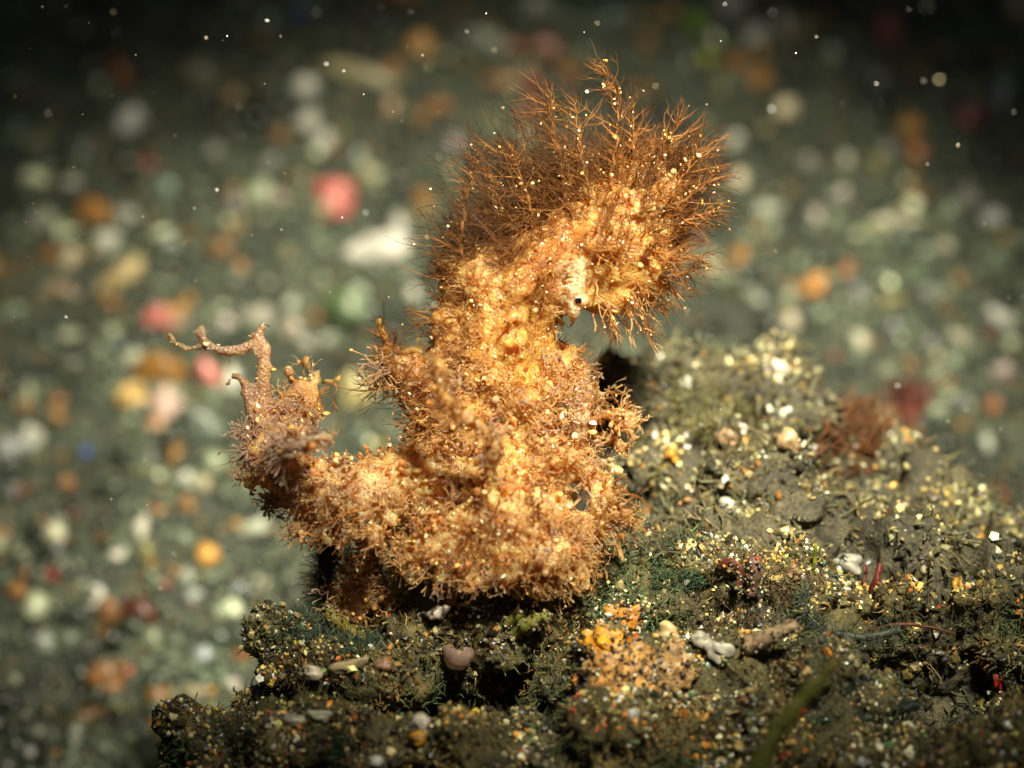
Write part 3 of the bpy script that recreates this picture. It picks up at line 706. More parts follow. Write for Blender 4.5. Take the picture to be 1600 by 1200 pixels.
# branching filaments
def unit(v): return v/(np.linalg.norm(v)+1e-9)
FLK_P, FLK_S = [], []
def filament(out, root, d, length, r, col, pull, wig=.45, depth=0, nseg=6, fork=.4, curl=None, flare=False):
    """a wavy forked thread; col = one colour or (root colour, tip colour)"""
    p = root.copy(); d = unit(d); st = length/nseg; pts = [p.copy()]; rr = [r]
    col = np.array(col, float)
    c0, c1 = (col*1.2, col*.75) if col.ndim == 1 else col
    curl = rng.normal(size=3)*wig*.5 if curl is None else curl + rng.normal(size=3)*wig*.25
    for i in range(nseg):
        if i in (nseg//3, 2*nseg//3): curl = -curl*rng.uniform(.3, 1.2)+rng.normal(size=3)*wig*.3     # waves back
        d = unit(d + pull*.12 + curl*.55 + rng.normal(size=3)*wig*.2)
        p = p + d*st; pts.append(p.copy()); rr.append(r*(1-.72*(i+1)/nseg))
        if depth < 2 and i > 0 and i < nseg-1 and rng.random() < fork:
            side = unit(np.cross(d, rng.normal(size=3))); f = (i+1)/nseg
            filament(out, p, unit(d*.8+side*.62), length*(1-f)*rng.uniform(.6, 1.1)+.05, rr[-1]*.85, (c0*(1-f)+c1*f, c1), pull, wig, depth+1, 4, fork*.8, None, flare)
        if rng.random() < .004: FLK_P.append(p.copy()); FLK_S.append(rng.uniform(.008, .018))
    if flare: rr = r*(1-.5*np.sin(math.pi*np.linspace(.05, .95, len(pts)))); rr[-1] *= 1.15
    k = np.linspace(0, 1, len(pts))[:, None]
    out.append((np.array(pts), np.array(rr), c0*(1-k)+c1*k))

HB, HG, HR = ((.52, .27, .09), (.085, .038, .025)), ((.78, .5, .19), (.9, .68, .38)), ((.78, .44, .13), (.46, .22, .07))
HP = ((.55, .38, .3), (.8, .66, .54))
def hair_field(name, n, test, lenf, colf, pullf, r=(.0048, .0088), wig=.35, fork=.3, min_face=-.5, tuft=1, flare=False):
    p, nn = sample(BV, BF, BN, n*12)
    x, y, z = proj(p)
    tc = CAM-p; tc /= np.linalg.norm(tc, axis=1)[:, None]
    ok = test(x, y, z) & ((tc*nn).sum(1) > min_face) & ~((abs(x-899) < 24) & (y > 395) & (y < 515))   # the eye band stays bare
    p, nn, x, y, z = p[ok][:n], nn[ok][:n], x[ok][:n], y[ok][:n], z[ok][:n]
    L = []
    for i in range(len(p)):
        pl = pullf(x[i], y[i]); pl = RT*pl[0] + UP*pl[1] - FW*pl[2]
        ln = lenf(x[i], y[i])*rng.choice([.4, .7, 1.0, 1.35])*rng.uniform(.8, 1.15)
        cu = rng.normal(size=3)*wig; d0 = unit(nn[i]*.7+pl*.8+rng.normal(size=3)*.3); c0 = colf(x[i], y[i])
        for j in range(tuft):
            filament(L, p[i]-nn[i]*.02+rng.normal(size=3)*.02*(tuft > 1), unit(d0+rng.normal(size=3)*.26), ln*rng.uniform(.55, 1.15), rng.uniform(*r), c0, pl, wig, 0, 9, fork, cu, flare)
    V, F, C = tubes(L, 3)
    o = link(name, mesh_np(name, V, F, C), M_FIL, OCT); tag(o, kind='stuff')
    return o
def crest_line(x): return np.interp(x, [690, 720, 800, 880, 950, 1030, 1080, 1110], [460, 410, 385, 345, 285, 270, 300, 420])
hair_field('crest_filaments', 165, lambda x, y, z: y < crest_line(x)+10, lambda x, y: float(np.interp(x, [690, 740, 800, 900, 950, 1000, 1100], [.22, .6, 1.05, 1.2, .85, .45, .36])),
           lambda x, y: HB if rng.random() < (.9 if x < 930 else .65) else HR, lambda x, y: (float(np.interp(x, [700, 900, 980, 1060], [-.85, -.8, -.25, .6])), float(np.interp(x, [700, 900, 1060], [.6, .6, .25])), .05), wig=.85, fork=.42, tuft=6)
hair_field('mantle_filaments', 110, lambda x, y, z: (y < 430) & (y > crest_line(x)) & (z < 0.3), lambda x, y: .42,
           lambda x, y: HR if rng.random() < .6 else HB, lambda x, y: ((x-900)/200, .45, .5), r=(.006, .010), wig=.7, fork=.4, tuft=3)
hair_field('right_fringe_filaments', 60, lambda x, y, z: (x > 985) & (y < 470), lambda x, y: .42,
           lambda x, y: HR if rng.random() < .55 else HB, lambda x, y: (.85, float(np.interp(y, [280, 380, 470], [.3, -.05, -.45])), .1), r=(.0075, .012), wig=.8, fork=.4, tuft=4)
hair_field('chin_fringe_filaments', 150, lambda x, y, z: (x > 905) & (y > 440) & (y < 520), lambda x, y: .42,
           lambda x, y: HG, lambda x, y: (.35, -.8, .1), r=(.012, .02), wig=.4)
hair_field('neck_filaments', 260, lambda x, y, z: (y > 400) & (y < 680) & (x > 690) & (x < 900), lambda x, y: .16,
           lambda x, y: HG if rng.random() < .5 else HR, lambda x, y: ((x-790)/120, 0, .2), r=(.005, .009), wig=.9, fork=.4, tuft=2)
hair_field('flank_filaments', 320, lambda x, y, z: (x < 735) & (x > 560) & (y > 430) & (y < 680), lambda x, y: .34,
           lambda x, y: HB if rng.random() < .6 else HR, lambda x, y: (-.7, .3, .1), r=(.006, .010))
hair_field('arm_filaments', 900, lambda x, y, z: (y > 560) & ((x > 425) | (y > 650)), lambda x, y: .25,
           lambda x, y: HP if (x < 535 and 630 < y < 725) or rng.random() < .18 else (HG if rng.random() < .75 else HR), lambda x, y: ((x-760)/500, -.1, .1), r=(.007, .018), wig=.9, fork=.3, tuft=3, flare=True)

# fronds: thicker golden stalks of the crest with side filaments
def frond(pts, r0, nside, slen, lean):
    C = catmull([P(*q) for q in pts], 7); n = len(C)
    C[1:] += rng.normal(size=(n-1, 3))*.012
    rr = np.linspace(r0*.5, r0*.08, n)*rng.uniform(.6, 1.4, n)
    root = link('frond', mesh_np('frond', *tubes([(C, rr, np.array([.5, .26, .09])*rng.uniform(.6, 1.4, (n, 1))*np.linspace(1, .55, n)[:, None])], 6)), M_PAP, OCT)
    L = []
    for i in range(nside):
        k = int(n*(.12+.86*i/nside)); k = min(k, n-1)
        t = unit(C[min(k+1, n-1)]-C[max(k-1, 0)])
        side = unit(np.cross(t, rng.normal(size=3)))
        pl = RT*lean[0]+UP*lean[1]
        filament(L, C[k], unit(t*.5+side*.8+pl*.5), slen*rng.uniform(.4, 1.25)*(1.1-.4*i/nside), rng.uniform(.0045, .008), HB if rng.random() < .7 else HR, pl, .55, 0, 6, .45)
        if rng.random() < .2: FLK_P.append(C[k]-FW*rr[k]+rng.normal(size=3)*.05); FLK_S.append(rng.uniform(.008, .026))
    o = link('side_filament', mesh_np('side_filament', *tubes(L, 3)), M_FIL, root); o.location = (0, 0, 0); o['kind'] = 'stuff'
for a in [(((722,425,-.2),(722,370,-.25),(728,310,-.2),(742,262,-.15),(752,238,-.1)),.06,46,.45,(-.7,.2)),
          (((770,400,-.2),(765,345,-.2),(772,300,-.15),(765,262,-.1)),.04,36,.5,(-.7,.3)),
          (((835,370,-.3),(825,310,-.3),(812,265,-.25),(800,232,-.2)),.045,50,.55,(-.7,.3)),
          (((885,340,-.3),(880,280,-.3),(868,225,-.25),(858,180,-.2),(862,150,-.1)),.05,60,.5,(-.7,.25)),
          (((925,310,-.4),(910,255,-.4),(903,200,-.35),(900,160,-.3)),.05,54,.5,(-.6,.3)),
          (((955,290,-.3),(962,230,-.3),(965,170,-.25),(955,125,-.2),(938,100,-.15)),.05,60,.38,(-.5,.35)),
          (((985,270,-.2),(990,215,-.2),(985,165,-.1)),.035,34,.35,(.1,.5)),
          (((1025,275,-.2),(1042,230,-.2),(1055,190,-.1)),.04,40,.42,(.2,.5)),
          (((1060,290,-.1),(1085,240,-.1),(1088,205,0)),.035,34,.4,(.5,.4)),
          (((1060,320,-.2),(1100,290,-.2),(1122,268,-.1)),.04,40,.4,(.6,.2)),
          (((1060,350,-.2),(1095,335,-.2),(1118,322,-.2)),.035,34,.38,(.6,-.1)),
          (((1040,400,-.3),(1070,400,-.3),(1100,402,-.3)),.03,22,.3,(.6,-.1)),
          (((1030,430,-.3),(1062,430,-.3),(1085,418,-.3)),.03,20,.34,(.5,-.5)),
          (((985,455,-.4),(1005,490,-.4),(1010,525,-.4)),.04,22,.3,(.2,-.6)),
          (((945,470,-.5),(958,505,-.5),(962,530,-.5)),.04,18,.26,(.1,-.6)),
          (((640,610,-.3),(605,605,-.2),(575,600,-.1)),.03,34,.42,(-.6,.3))]:
    frond(*a)

# small club-tipped papillae over the arms and neck
def papillae():
    p, nn = sample(BV, BF, BN, 34000)
    x, y, z = proj(p)
    tc = CAM-p; tc /= np.linalg.norm(tc, axis=1)[:, None]
    dens = np.where(y > 640, .9, np.where(y > 400, .1, .05))*np.where((x < 425) & (y < 640), .25, 1)
    ok = ((tc*nn).sum(1) > -.35) & (rng.random(len(p)) < dens) & ~((abs(x-900) < 18) & (y > 395) & (y < 515))
    p, nn, x, y = p[ok][:1300], nn[ok][:1300], x[ok][:1300], y[ok][:1300]
    L = []
    def club(q, d, ln, r, base, tip, flare):
        pts = np.array([q, q+d*ln*.45, q+d*ln*.85, q+d*ln, q+d*ln*1.04])
        L.append((pts, np.array([r, r*.7, r*flare, r*flare*.9, r*.08]), np.array([base, base, tip, tip, tip])))
    for i in range(len(p)):
        low = y[i] > 640; tiny = .5 if x[i] < 425 and y[i] < 640 else 1
        d = unit(nn[i]+rng.normal(size=3)*.4); q = p[i]-nn[i]*.02; k = rng.random()
        base = (np.array([.64, .36, .14]) if low else np.array([.5, .26, .07]))*rng.uniform(.7, 1.2)
        tip = np.array([.86, .68, .38]) if k < .32 else (base*1.3 if k < .8 else np.array([.3, .13, .04]))
        if rng.random() < .2 and tiny == 1:      # forked fan
            ln = rng.uniform(.07, .15); r = rng.uniform(.012, .02)
            club(q, d, ln*.7, r, base, base, 1.0); q2 = q+d*ln*.62
            for j in range(int(rng.integers(2, 5))):
                dd = unit(d+rng.normal(size=3)*.6); club(q2, dd, ln*rng.uniform(.4, .8), r*.75, base, tip, 1.25)
                if rng.random() < .16: FLK_P.append(q2+dd*ln*.6); FLK_S.append(rng.uniform(.012, .03))
        else:
            ln = min(.12, math.exp(rng.normal(math.log(.055), .5)))*tiny; r = ln*rng.uniform(.16, .36)
            club(q, d, ln, r, base, tip, rng.uniform(.7, 1.3))
            if rng.random() < .13: FLK_P.append(q+d*ln); FLK_S.append(rng.uniform(.012, .036))
    tag(link('papillae', mesh_np('papillae', *tubes(L, 6)), M_PAP, OCT), kind='stuff')
papillae()
# pale shiny flecks on skin and stalks
fp = np.array(FLK_P); fs = np.array(FLK_S)
p, nn = sample(BV, BF, BN, 900)
p2, n2 = sample(BV, BF, BN, 900); y2 = proj(p2)[1]; p2, n2 = p2[y2 > 620][:90], n2[y2 > 620][:90]
fp = np.concatenate([fp, p+nn*.01, p2+n2*.08]); fs = np.concatenate([fs, np.exp(rng.normal(math.log(.014), .45, 900)).clip(.006, .035), rng.uniform(.02, .052, len(p2))])
fc = np.array([(.8, .62, .3), (.72, .45, .13), (.88, .8, .6)])[rng.choice(3, len(fp), p=[.4, .45, .15])]
M_FLK = mat_vcol('fleck', .18, .8, 5, lo=.85)
tag(link('flecks', mesh_np('flecks', *scatter(fp, fs, fc, .35, flat=(.18, 1.3))), M_FLK, OCT), kind='stuff')

# ------------------------------------------------------------------ growth and debris on the rock
def rock_piece(name, px, py, w, h, tilt, col, label, cat, thick=.8, rough=.2, col2=None, mat=None, V=None, N=None, lift=.02, group=None, d=None):
    V = RV if V is None else V; N = RN if N is None else N
    p, n = surf(px, py, V, N) if d is None else (P(px, py, d), -FW)
    z = (p-CAM) @ FW; s = z/FOC/PXU
    o = link(name, lump(name, w*s, h*s, col, px*.013+py*.007, thick, rough*2.5, tuple(x*.35 for x in col)), mat or M_PEB, loc=p + (n*.4-FW*.6)*min(w, h)*s*lift)
    o.rotation_mode = 'QUATERNION'; o.rotation_quaternion = BED_ROT @ Matrix.Rotation(math.radians(tilt), 3, 'Z').to_quaternion()
    tag(o, label, cat, group); return o

def sponge(px, py, w, h, tilt, col, label, n_spk, seed):
    p, n = surf(px, py, RV, RN, 20)
    V0, F0 = ico(4); V = V0.copy()
    for i, v in enumerate(V0):
        V[i] = v*(1+fbm(v, 1.6, 4, seed)*.6+fbm(v, 5, 3, seed+3)*.25)
    V *= np.array([w*.9, h*.85, min(w, h)*.16])/2/PXU
    R = np.array((BED_ROT @ Matrix.Rotation(math.radians(tilt), 3, 'Z').to_quaternion()).to_matrix())
    Vw = V @ R.T + p + n*.02
    me = mesh_np('sponge', Vw, F0)
    m = mat_plain('sponge_'+str(px), col, .5, 9, .6, .3)
    root = empty('encrusting_sponge', p); tag(root, label, 'sponge', 'orange sponges on the rock')
    link('sponge_body', me, m, root)
    # dark sand specks sticking to it
    n_spk = int(n_spk*8); k = rng.choice(len(Vw), n_spk)
    pp = Vw[k]; nn = pp-p; nn /= np.linalg.norm(nn, axis=1)[:, None]
    c = pick([(60, (.02, .016, .012)), (25, (.3, .2, .08)), (15, (.75, .7, .5))], n_spk)
    tag(link('sand_specks', mesh_np('sand_specks', *scatter(pp+rng.normal(size=pp.shape)*.01, np.exp(rng.normal(math.log(.012), .5, n_spk)).clip(.005, .04), c)), M_GRAIN, root), kind='stuff')
sponge(962,1000,105,70,-25,(.78,.28,.012),'bright orange yellow sponge patch in the middle of the front rock',90,3.0)
sponge(985,1045,120,95,20,(.6,.3,.08),'peach speckled sponge directly below the bright orange patch',260,7.0)
sponge(1055,1035,90,80,0,(.4,.24,.09),'tan brown sponge lobe right of the peach speckled sponge',60,12.0)
sponge(990,955,56,44,0,(.5,.19,.02),'shaded orange sponge knob in the hollow above the bright patch',26,15.0)
sponge(905,1050,44,30,25,(.6,.22,.03),'small orange sponge streak left of the peach speckled sponge',24,21.0)

for a in [('pebble',1052,980,40,28,-20,(.72,.55,.26),'cream yellow nugget right of the shaded orange sponge knob','pebble'),
          ('pebble',1088,996,32,24,-10,(.62,.58,.44),'white smooth grain right of the cream yellow nugget','pebble'),
          ('pebble',1116,1008,38,30,-30,(.62,.59,.48),'white knobbly grain, rightmost of the pale row beside the orange sponge','pebble'),
          ('pebble',690,962,34,22,25,(.66,.58,.5),'angular pinkish white grain under the octopus crown of arms','pebble'),
          ('pebble',708,938,22,34,0,(.45,.16,.03),'rust orange crumb above the angular pinkish white grain','pebble'),
          ('pebble',592,892,20,30,-25,(.5,.22,.04),'orange crumb stuck beside the pale-tipped olive tube','pebble'),
          ('shell_flake',480,1058,38,20,-5,(.6,.52,.36),'cream flake on the left ledge of the rock','shell'),
          ('pebble',540,1040,56,20,12,(.45,.36,.2),'tan elongated crumb on the left ledge, right of the cream flake','pebble'),
          ('pebble',600,1030,24,22,0,(.35,.2,.12),'rounded brown grain at the right end of the left ledge','pebble'),
          ('pebble',470,1116,46,16,-8,(.62,.6,.46),'whitish worm-tube stub at the foot of the rock, lower left','pebble'),
          ('pebble',514,1124,34,16,-6,(.55,.54,.38),'pale tube piece right of the whitish stub','pebble'),
          ('pebble',366,1116,22,16,0,(.6,.36,.04),'yellow crumb at the lower left foot of the rock','pebble'),
          ('pebble',655,1118,28,30,0,(.52,.48,.36),'pale round grain above the orange yellow grain, bottom centre','pebble'),
          ('pebble',662,1142,28,20,0,(.62,.32,.03),'orange yellow grain below the pale round grain, bottom centre','pebble'),
          ('pebble',590,1182,22,20,0,(.74,.73,.66),'white grain at the bottom edge left of centre','pebble'),
          ('pebble',996,1106,20,16,10,(.78,.79,.76),'white chip below the peach speckled sponge','pebble'),
          ('pebble',1358,1188,18,16,0,(.8,.82,.8),'white chip at the bottom edge, right part','pebble'),
          ('pebble',1252,892,24,22,0,(.62,.42,.22),'round peach grain on the upper right rim of the rock','pebble'),
          ('pebble',915,1052,22,20,15,(.6,.58,.5),'small off-white chip in the orange sponge streak','pebble'),
          ('pebble',1480,862,18,24,0,(.6,.34,.04),'yellow orange pair of grains at the right, on the mound foot','pebble'),
          ('pebble',1548,1060,14,34,0,(.4,.02,.015),'red scrap in the black hollow near the right edge','pebble')]:
    rock_piece(*a)
for a in [('pebble',1216,572,32,34,0,(.74,.66,.52),'cream white pebble crowning the top of the rear mound','pebble'),
          ('pebble',1135,688,26,32,0,(.55,.36,.2),'peach pebble in the middle of the rear mound','pebble'),
          ('pebble',1038,714,20,22,0,(.66,.3,.04),'orange pebble on the shaded left side of the rear mound','pebble'),
          ('pebble',1222,692,46,30,-40,(.5,.36,.18),'tan pebble right of the peach pebble on the rear mound','pebble'),
          ('pebble',1132,780,28,24,0,(.66,.66,.54),'white ring-like pebble low on the rear mound','pebble'),
          ('pebble',1168,664,18,18,0,(.8,.76,.66),'bright white grain above the tan pebble on the rear mound','pebble'),
          ('pebble',1080,594,18,20,0,(.78,.78,.66),'bright white grain near the top left of the rear mound','pebble'),
          ('pebble',1320,870,44,26,-10,(.5,.5,.4),'pale grey stone at the lower right of the rear mound','pebble')]:
    rock_piece(*a, V=MV, N=MN)

# a thin-walled cup shell hanging under the ledge
def cup(px, py, label):
    p, n = surf(px, py, RV, RN); ax = unit(np.array([.2, .25, .95])); u = unit(np.cross(ax, [1, .2, 0])); v = np.cross(ax, u)
    prof = [(.0, -.13), (.07, -.12), (.12, -.06), (.145, .02), (.14, .08), (.122, .08), (.125, .02), (.1, -.05), (.055, -.1), (0, -.11)]
    V, F, n_ = [], [], 20
    for r, h in prof:
        for k in range(n_):
            a = k/n_*2*math.pi; rr = r*(1+.06*math.sin(5*a))
            V.append(p - FW*.1 + ax*h + u*rr*math.cos(a) + v*rr*math.sin(a))
    for i in range(len(prof)-1):
        for k in range(n_): F.append([i*n_+k, i*n_+(k+1) % n_, (i+1)*n_+(k+1) % n_, (i+1)*n_+k])
    C = np.tile([.52, .4, .34], (len(V), 1))
    tag(link('cup_shell', mesh_np('cup_shell', V, F, C), M_PAP), label, 'shell')
cup(724,1030,'small pinkish translucent cup shell in the dark hollow under the octopus')

# stems and tubes of algae
def stem(name, pts, r, col, label, group=None, cat='alga', tipcol=None, rough=.18, sides=8, mat=None, surface=False):
    Q = [P(*q) for q in pts]
    C = catmull(Q, 6); n = len(C)
    rr = (np.interp(np.linspace(0, 1, n), np.linspace(0, 1, len(r)), r))*rng.uniform(1-rough, 1+rough, n)/PXU
    rr = np.concatenate([[rr[0]*.1], rr, [rr[-1]*.75, rr[-1]*.05]])
    d = unit(C[-1]-C[-2]); C = np.vstack([C[0]-unit(C[1]-C[0])*.005, C, C[-1]+d*rr[-2]*.4, C[-1]+d*rr[-2]*.6])
    k = np.linspace(0, 1, len(C))[:, None]
    col = np.array(col)*(1-k**3) + np.array(tipcol if tipcol else col)*k**3
    V, F, Cc = tubes([(C, rr, col)], sides)
    V = V + np.array([fbm(q, 9, 2, 3.0) for q in V])[:, None]*.03*rng.normal(size=(1, 3))
    o = link(name, mesh_np(name, V, F, Cc), mat or M_STEM); tag(o, label, cat, group)
    if max(r) > 6:
        m = int(min(260, 2.2*sum(r)*len(r))); k_ = rng.choice(len(V), m)
        sp = link('sand_specks', mesh_np('sand_specks', *scatter(V[k_]+rng.normal(size=(m, 3))*.012, np.exp(rng.normal(math.log(.011), .4, m)), pick(PAL_ROCK, m)*1.2, .4), smooth=False), M_GRAIN, o, loc=(0, 0, 0))
        sp['kind'] = 'stuff'
    return o
OL = (.13, .12, .03); DG = (.03, .055, .03)
stem('tube_alga',[(650,985,.1),(636,945,.0),(618,905,-.1),(604,872,-.15)],[11,12,14,15],OL,'pale-tipped olive tube standing beneath the left octopus arm','olive tubes under the octopus',tipcol=(.4,.38,.2))
stem('tube_alga',[(575,1010,0),(548,990,-.05),(525,970,-.1),(515,950,-.1)],[10,13,13,9],(.17,.14,.02),'olive yellow tube leaning left beside the dark green clump','olive tubes under the octopus')
stem('tube_alga',[(770,1000,-.2),(790,975,-.35),(815,955,-.45)],[8,10,9],(.2,.19,.04),'short olive tube, leftmost of the group below the centre arms','olive tubes under the octopus')
stem('tube_alga',[(795,1000,-.3),(822,978,-.5),(855,962,-.6)],[9,11,10],(.22,.22,.05),'longest olive tube in the group below the centre arms','olive tubes under the octopus')
stem('tube_alga',[(825,975,-.2),(845,955,-.3),(858,940,-.3)],[8,9,8],(.14,.13,.04),'dull olive tube behind the longest one below the centre arms','olive tubes under the octopus')
stem('tube_alga',[(748,985,-.1),(757,950,-.2),(768,905,-.3)],[11,12,10],(.16,.13,.03),'upright olive brown tube touching the octopus centre arms','olive tubes under the octopus')
stem('brown_alga',[(700,985,-.1),(760,955,-.2),(830,935,-.2)],[6,8,6],(.13,.055,.02),'dark brown stem lying below the centre arms','algae stems on the rock')
stem('green_alga',[(1175,1215,-2.6),(1215,1140,-2.7),(1265,1080,-2.8),(1308,1032,-2.9)],[14,13,11,8],(.22,.24,.05),'long blurred olive green stem slanting across the lower right','algae stems on the rock')
stem('green_alga',[(1268,905,.2),(1272,880,.1),(1275,850,.0)],[3,4,2],(.2,.25,.02),'thin upright yellow-green blade on the right rim','algae stems on the rock')
stem('red_alga',[(1355,965,.4),(1360,940,.3),(1368,905,.2),(1374,880,.2)],[3,5,6,3],(.13,.02,.012),'upright dark red blade standing on the right part of the rock','red algae')
stem('red_alga',[(1350,905,.4),(1353,890,.4),(1351,876,.4)],[2,3,1.5],(.12,.02,.012),'tiny red blade just left of the upright red blade','red algae')
stem('red_alga',[(1360,985,-.2),(1400,976,-.3),(1450,979,-.3),(1490,990,-.3)],[2.5,3,2.5,1.5],(.11,.03,.016),'thin dark red strand lying level right of the red blade','red algae')
stem('brown_alga',[(1125,885,-.3),(1145,878,-.4),(1156,895,-.4),(1152,920,-.4)],[6,8,7,4],(.13,.035,.025),'glossy red brown curl on the upper right of the rock','algae stems on the rock')
stem('brown_alga',[(1172,925,-.2),(1180,895,-.3),(1178,872,-.3)],[12,11,10],(.16,.09,.065),'grey brown finger right of the red brown curl','algae stems on the rock')
stem('brown_alga',[(1165,1010,-.9),(1200,995,-1.0),(1240,978,-1.1)],[14,13,8],(.34,.25,.15),'blurred pale brown finger pointing right over the rock','algae stems on the rock')
stem('brown_alga',[(935,1120,-.7),(943,1085,-.75),(948,1052,-.7)],[9,8,5],(.12,.04,.02),'dark red brown spike in front of the peach sponge','algae stems on the rock')
stem('red_alga',[(950,1108,-.8),(946,1088,-.8),(940,1072,-.8)],[4,6,3],(.55,.1,.01),'orange red sliver beside the dark red brown spike','red algae')
stem('brown_alga',[(1150,1080,-.7),(1158,1050,-.7),(1162,1020,-.6)],[12,12,9],(.1,.04,.03),'dark brown knobbed stalk right of the tan sponge lobe','algae stems on the rock')
stem('brown_alga',[(1130,1060,-.6),(1138,1035,-.6),(1142,1012,-.5)],[9,9,6],(.12,.05,.035),'short dark brown stalk left of the knobbed stalk','algae stems on the rock')
for k, q in enumerate([((985,1195,-1),(1010,1180,-1.05),(1040,1172,-1.1)), ((1000,1190,-1),(1020,1192,-1.05),(1045,1190,-1.1))]):
    stem('brown_twig',list(q),[2.5,3,1.5],(.22,.07,.03),['upper thin red brown twig at the bottom edge','lower thin red brown twig at the bottom edge'][k],'twigs at the bottom edge',cat='twig')

# fuzzy stems: core plus a coat of fine filaments, and turf patches
def fuzz(name, roots, normals, n, ln, r, col, parent=None, label=None, group=None):
    L = []; cols = [np.array(col)*f for f in (.6, 1, 1.5)]
    idx = rng.choice(len(roots), n)
    for i in idx:
        filament(L, roots[i]+rng.normal(size=3)*.01, unit(normals[i]+rng.normal(size=3)*.5), ln*rng.uniform(.4, 1.3), r*rng.uniform(.7, 1.3), cols[int(rng.integers(3))], np.zeros(3), .5, 1, 4, .3)
    V, F, C = tubes(L, 3)
    o = link(name, mesh_np(name, V, F, C), M_ALG, parent)
    if label: tag(o, label, 'algae', group)
    return o
def fuzzy_branch(pts, r, col, label, n=420):
    Q = catmull([P(*q) for q in pts], 8)
    root = empty('fuzzy_alga', Q[0]); tag(root, label, 'alga', 'fuzzy green algae branches')
    rr = np.full(len(Q), r/PXU*.6); c = link('stem', mesh_np('stem', *tubes([(Q, rr, np.array(col)*.5)], 6)), M_ALG, root)
    nn = rng.normal(size=(len(Q), 3)); roots = np.repeat(Q, 6, axis=0); nrm = rng.normal(size=roots.shape)
    nrm /= np.linalg.norm(nrm, axis=1)[:, None]
    o = fuzz('filaments', roots, nrm, n, r/PXU*2.0, .006, col, root); o['kind'] = 'stuff'
TEAL = (.13, .16, .105)
fuzzy_branch([(1270,1000,-.3),(1310,992,-.4),(1350,996,-.4),(1405,985,-.4)],11,TEAL,'fuzzy grey-green alga branch lying level below the red blade')
fuzzy_branch([(1255,925,-.1),(1262,960,-.2),(1285,985,-.3)],11,TEAL,'fuzzy grey-green branch rising to the right rim')
fuzzy_branch([(1250,1130,-1.0),(1310,1125,-1.1),(1370,1120,-1.1),(1435,1100,-1.1)],13,(.05,.09,.06),'dark fuzzy green branch along the lower right')
fuzzy_branch([(1315,1115,-1.0),(1325,1085,-1.0),(1335,1060,-1.0)],9,(.055,.09,.05),'upright side shoot of fuzzy green above the dark lower branch',260)
fuzzy_branch([(430,1190,-.9),(465,1165,-1.0),(480,1140,-1.0)],14,(.06,.12,.06),'fuzzy green alga at the bottom left of the rock')
fuzzy_branch([(540,1180,-1.1),(525,1160,-1.1),(515,1145,-1.1)],14,(.07,.14,.06),'second fuzzy green alga, right of the bottom left one')
fuzzy_branch([(540,985,.3),(518,935,.3),(508,890,.3),(520,850,.3)],21,(.1,.13,.07),'dark green fuzzy clump hanging down at the left under the octopus',700)
fuzzy_branch([(520,990,.2),(512,950,.2),(505,915,.2)],18,(.09,.13,.06),'shorter dark green clump at the foot of the hanging one',420)
def turf(px, py, w, h, n, ln, col, label, V=None, N=None, r=.006):
    V = RV if V is None else V; N = RN if N is None else N
    a, b, z = proj(V)
    tc = CAM-V; tc /= np.linalg.norm(tc, axis=1)[:, None]
    m = (((a-px)/w)**2+((b-py)/h)**2 < 1) & ((tc*N).sum(1) > -.2)
    if m.sum() < 5: return
    fuzz('turf_algae', V[m], unit_rows(N[m]*1.0), n, ln, r, col, None, label, 'turf algae patches')['kind'] = 'stuff'
def unit_rows(a): return a/(np.linalg.norm(a, axis=1)[:, None]+1e-9)
turf(480,985,50,26,520,.13,(.12,.17,.11),'grey-green turf on the top of the left ledge')
turf(565,1010,45,20,420,.12,(.08,.14,.09),'blue-green turf between the left ledge and the olive yellow tube')
turf(480,1050,60,26,360,.12,(.16,.11,.06),'brown turf on the face of the left ledge')
turf(935,868,45,26,520,.1,(.14,.2,.09),'light green turf beside the right foot of the octopus')
turf(1030,840,40,30,520,.12,(.22,.22,.14),'pale olive turf on the highest knob of the rock')
turf(1060,905,45,18,300,.1,(.1,.17,.09),'green turf strip below the highest knob')
turf(1150,880,45,30,420,.12,(.28,.22,.11),'tan turf beside the red brown curl')
turf(1240,915,55,30,460,.14,(.26,.2,.1),'golden tan turf along the upper right rim')
turf(895,1030,55,20,420,.09,(.17,.2,.1),'pale green turf left of the orange sponge')
turf(1130,960,60,36,380,.12,(.16,.11,.06),'brown turf above the white grain row')
turf(760,1130,80,36,380,.12,(.07,.06,.035),'dark olive turf in the bottom centre')
turf(930,1140,110,40,560,.12,(.1,.09,.055),'drab turf below the sponges')
turf(1130,1120,90,40,460,.13,(.13,.11,.065),'drab brown turf below the knobbed stalk')
turf(1260,1050,70,40,420,.14,(.1,.1,.06),'olive brown turf behind the long blurred stem')
turf(1480,950,110,40,500,.16,(.09,.09,.055),'dim olive turf at the right of the rock')
turf(1500,1160,90,40,420,.16,(.06,.065,.05),'dark turf in the lower right corner')
turf(370,1140,50,24,320,.13,(.1,.09,.05),'olive turf on the lower left foot of the rock')
turf(1320,690,60,50,420,.3,(.22,.09,.035),'blurred rusty turf on the right shoulder of the rear mound',MV,MN,.01)
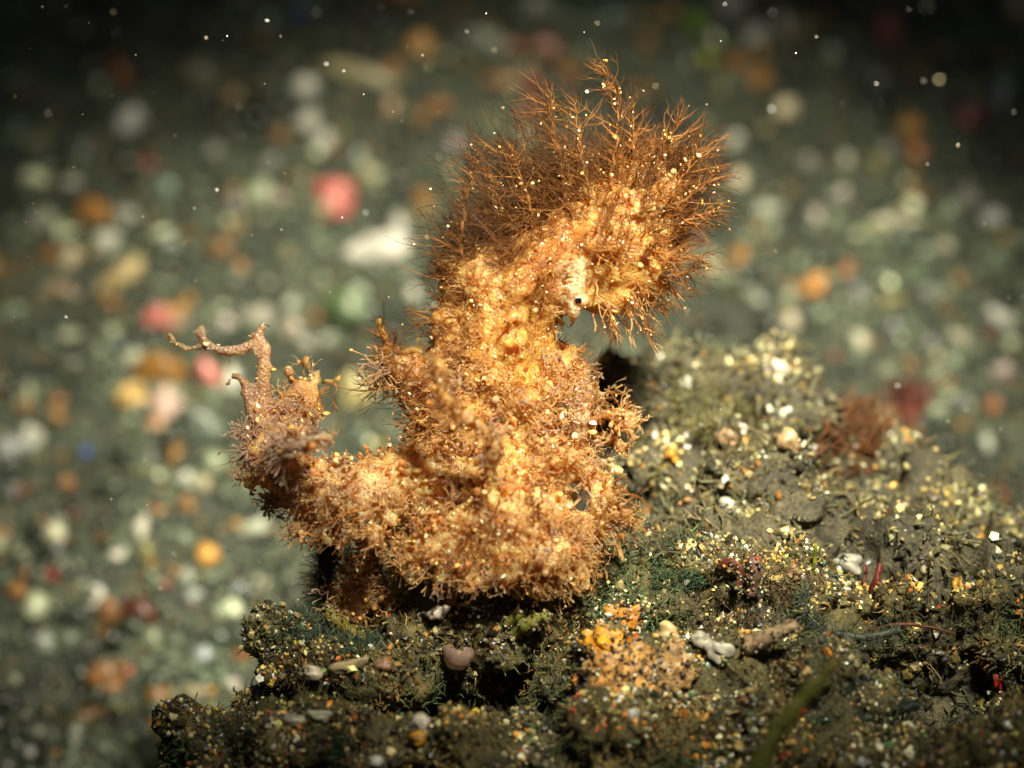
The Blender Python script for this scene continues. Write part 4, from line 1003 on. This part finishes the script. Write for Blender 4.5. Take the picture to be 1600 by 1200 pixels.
turf(1100,640,70,50,420,.22,(.25,.24,.1),'blurred olive turf near the top of the rear mound',MV,MN,.01)
turf(1180,710,60,40,360,.22,(.24,.2,.1),'blurred tan turf in the middle of the rear mound',MV,MN,.01)

# blurred brown algae bushes beside the mound and a small green polyp
def bush(px, py, d, w, h, col, label, n=90, name='brown_alga'):
    root = P(px, py+h*.5, d); L = []
    for i in range(n):
        a = rng.normal(size=3)*np.array([w, w*.5, h*.3])/PXU/2
        filament(L, root + a*.4, unit(UP*1.0 + a*1.4), h/PXU*rng.uniform(.5, 1.1), .014, np.array(col)*rng.uniform(.6, 1.5), UP*.1, .5, 0, 6, .4)
    tag(link(name, mesh_np(name, *tubes(L, 3)), M_ALG), label, 'algae', 'blurred algae bushes by the mound')
bush(1400,690,4.2,70,80,(.22,.075,.02),'rust brown bush of algae on the right slope of the mound')
bush(1520,775,3.8,90,60,(.24,.1,.02),'orange brown algae bush near the right edge')
bush(1340,640,5.0,90,50,(.2,.09,.05),'faint reddish bush behind the mound shoulder')
bush(1420,610,5.6,40,90,(.2,.07,.05),'upright dim red algae behind the mound at right')
bush(1000,770,1.8,60,70,(.3,.34,.2),'small pale green tuft between the octopus and the mound',200,'green_alga')
bush(1010,800,1.7,50,34,(.55,.26,.03),'orange brown tuft at the foot of the small pale green one',160,'orange_alga')

# ------------------------------------------------------------------ specks drifting in the water
n = 260
px = np.concatenate([rng.uniform(0, 760, 170), rng.uniform(700, 1600, 90)]); py = rng.uniform(0, 1000, n); py[170:] = rng.uniform(0, 700, 90)
dd = rng.normal(.0, 2.0, n); dd[::14] = rng.uniform(-9, -3, len(dd[::14]))
pp = np.stack([P(a, b, d) for a, b, d in zip(px, py, dd)])
ss = np.exp(rng.normal(math.log(.0075), .6, n)).clip(.003, .024)
cc = np.array([(.85, .85, .8), (.85, .75, .45), (.7, .75, .75)])[rng.choice(3, n)]
tag(link('drifting_specks', mesh_np('drifting_specks', *scatter(pp, ss, cc, .35, flat=(.4, 1))), M_FLK),
    'tiny pale specks of plankton drifting in the water', 'particles', kind='stuff')
